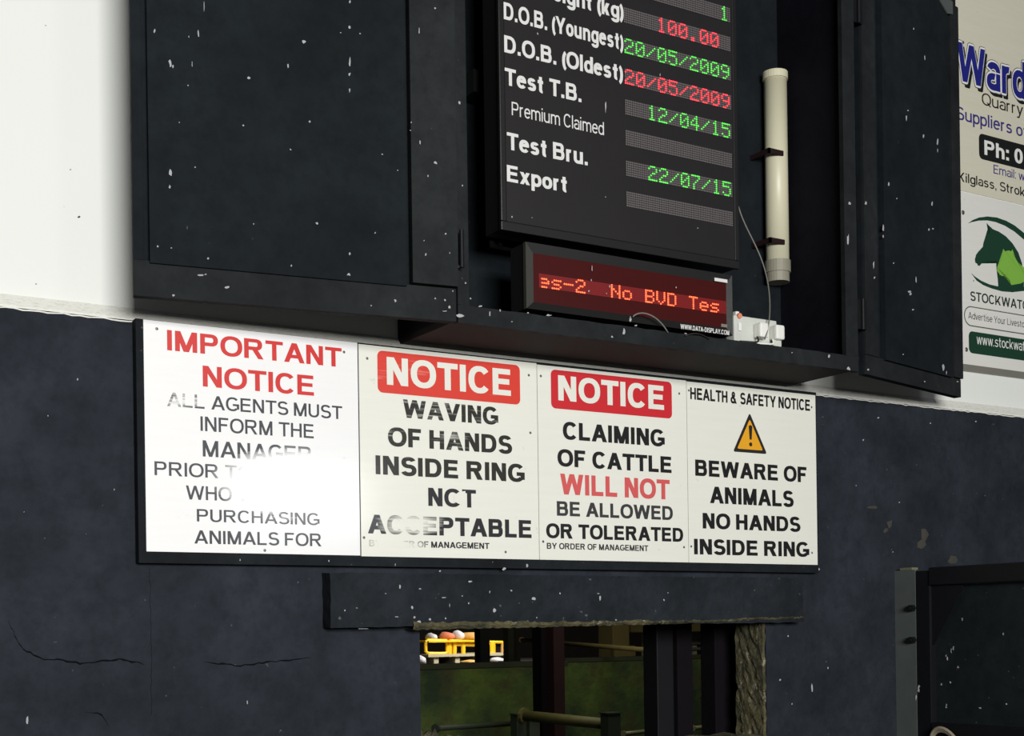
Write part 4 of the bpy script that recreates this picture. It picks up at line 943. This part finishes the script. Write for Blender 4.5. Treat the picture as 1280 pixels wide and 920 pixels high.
shelf = obj('top_board', box(at(533, 798, MY).x, at(602, 799, MY).x, MY-0.05, MY+0.4, 1.512, 1.528), M['yellow'], ma)
sack(558, 799, MY+0.15, 0.06, 0.05, M['sack_pink'], 'salmon pink sack on top of the yellow machine', 1)
sack(572, 798, MY+0.15, 0.05, 0.055, M['sack_white'], 'whitish sack on the yellow machine, beside the salmon pink one', 2)
sack(587.5, 799, MY+0.15, 0.085, 0.045, M['sack_tan'], 'tan sack on the right end of the yellow machine', 3)
sack(539, 799, MY+0.2, 0.035, 0.04, M['sack_white'], 'small pointed white bag on the left end of the yellow machine', 4)
sack(524, 820, MY-0.35, 0.05, 0.05, M['sack_white'], 'white bundle at the left foot of the yellow machine', 5)
sack(588, 824, MY-0.36, 0.10, 0.02, M['sack_tan'], 'flat tan scrap lying under the deck of the yellow machine', 6)
sack(622, 824, MY-0.36, 0.07, 0.03, M['sack_white'], 'pale crumpled scrap at the right foot of the yellow machine', 7)
sack(622, 812, MY+0.72, 0.06, 0.09, M['rust'], 'rust-red bundle behind the right end of the yellow machine', 8)

def post_(x0_, x1_, Y_, z1_, mat, label, dep=0.08, z0_=0.0, name='steel_post', cat='post'):
    a_ = at(x0_, 850, Y_).x; b_ = at(x1_, 850, Y_).x
    t = thing(name, ((a_+b_)/2, Y_, z0_), label, cat)
    obj('web', box(a_, b_, Y_, Y_+0.012, z0_, z1_, bev=0.001), mat, t)
    obj('flange', box(a_, a_+0.01, Y_+0.0125, Y_+dep, z0_, z1_, bev=0.001), mat, t)
    return t
# heavy H-section and single post close behind the wall
a_, b_, c_ = at(826, 850, 0.3).x, at(847, 850, 0.3).x, at(866, 850, 0.3).x
hs = thing('steel_stanchion', (b_, 0.33, 0), 'dark double steel stanchion standing close behind the opening, left of the broken reveal', 'post')
obj('channel', box(a_, b_-0.001, 0.32, 0.40, 0, 3.4, bev=0.003), M['steel_dark'], hs)
obj('channel', box(b_, c_, 0.30, 0.38, 0, 3.4, bev=0.003), M['purple_steel'], hs)
a_, b_ = at(894, 850, 0.26).x, at(927, 850, 0.26).x
jp = thing('jamb_post', ((a_+b_)/2, 0.28, 0), 'dark purple-black steel post against the right side of the opening', 'post')
obj('channel', box(a_, b_, 0.26, 0.34, 0, 3.4, bev=0.004), M['purple_steel'], jp)
post_(677, 694, 3.4, 2.6, M['purple_steel'], 'wide dark post behind the maroon post', z0_=0, dep=0.1)
post_(692.5, 706, 3.02, 2.8, M['rust'], 'maroon rusty steel post rising in front of the green wall')
post_(601, 613, 4.6, 2.6, M['steel_dark'], 'blue-black post in front of the yellow machine')
post_(636, 643, 6.0, 2.6, M['moss_dark'], 'thin grey-brown post right of the yellow machine')
post_(646, 651, 6.3, 2.6, M['shed_dark'], 'thinnest brown post in the gap right of the yellow machine')
def rail_(x0_, y0_, Y0_, x1_, y1_, Y1_, r_, mat, label, name='pen_rail'):
    p_, q_ = at(x0_, y0_, Y0_), at(x1_, y1_, Y1_); z = (p_.z+q_.z)/2
    t = thing(name, (p_+q_)/2, label, 'rail'); ORG[t.name] = (p_+q_)/2
    obj('pipe', tube(bmesh.new(), [p_, q_], r_, 12), mat, t, smooth=True)
    for e in (p_, q_):
        dd = (q_-p_).normalized(); obj('end_plate', tube(bmesh.new(), [e-dd*0.01, e+dd*0.01], r_*1.5, 12), mat, t)
    return t
rail_(652, 800, 5.6, 828, 814, 3.2, 0.016, M['ochre'], 'thin ochre rail sloping down across the top of the opening')
rail_(655, 894.5, 2.9, 764, 905.5, 2.35, 0.030, M['mossy_pipe'], 'thick mossy pipe rail crossing low in front of the green wall')
rail_(779, 917.5, 2.4, 830, 911.5, 2.9, 0.012, M['galv'], 'bright galvanised rail low beside the short pen post')
rail_(866, 910.5, 2.4, 897, 906.5, 2.8, 0.012, M['galv'], 'bright galvanised rail seen between the two dark posts')
rail_(545, 910.5, 3.0, 645, 904, 3.5, 0.016, M['green_steel'], 'dull mossy rail at the foot of the green wall, left')
def short(x0_, x1_, y_, Y_, mat, label):
    a_, b_ = at(x0_, y_, Y_), at(x1_, y_, Y_); t = thing('pen_post', ((a_.x+b_.x)/2, Y_, 0), label, 'post')
    obj('tube', box(a_.x, b_.x, Y_, Y_+0.07, 0, a_.z, bev=0.004), mat, t); obj('cap', box(a_.x-0.004, b_.x+0.004, Y_-0.004, Y_+0.074, a_.z+0.0005, a_.z+0.008), mat, t)
short(760, 776, 893, 2.25, M['green_steel'], 'short dark green post at the right end of the thick mossy pipe')
short(646, 658, 894, 2.95, M['green_steel'], 'short green post at the left end of the thick mossy pipe')
short(662, 675, 900, 3.1, M['green_steel'], 'short green post just behind the left end of the mossy pipe')
short(884, 897, 873, 3.2, M['green_steel'], 'short green post seen between the two dark posts')
# ochre blockwork and lit slots far behind
oc = thing('ochre_pillar', (at(776, 800, 5.2).x, 5.2, 0), 'ochre concrete pillar beyond the green wall', 'pillar')
obj('shaft', box(at(766, 800, 5.2).x, at(787, 800, 5.2).x, 5.2, 5.4, 0, 2.4, bev=0.01), M['ochre'], oc); obj('plinth', box(at(764, 800, 5.2).x, at(790, 800, 5.2).x, 5.15, 5.195, 0, 1.48, bev=0.01), M['ochre'], oc)
hb = thing('ochre_beam', (at(840, 787, 5.6).x, 5.6, at(840, 791, 5.6).z), 'ochre concrete beam running right from the ochre pillar', 'beam')
obj('beam', box(at(789, 787, 5.6).x, at(925, 787, 5.6).x, 5.6, 5.8, at(840, 790, 5.6).z, at(840, 779, 5.6).z+0.4, bev=0.01), M['ochre'], hb)
sl = thing('slatted_hurdle', (at(818, 810, 5.9).x, 5.9, 0), 'pale slatted hurdle below the ochre beam', 'hurdle')
for i_, (x0_, x1_) in enumerate(((806, 809), (866, 871))):
    obj('upright', box(at(x0_, 800, 5.9).x, at(x1_, 800, 5.9).x, 5.9, 5.95, 0, at(x0_, 792, 5.9).z), M['pale_deck'], sl)
for yy in (796, 804, 811):
    z = at(840, yy, 5.9).z; obj('slat', box(at(806, 800, 5.9).x, at(895, 800, 5.9).x, 5.87, 5.895, z-0.014, z+0.008), M['alum'], sl)
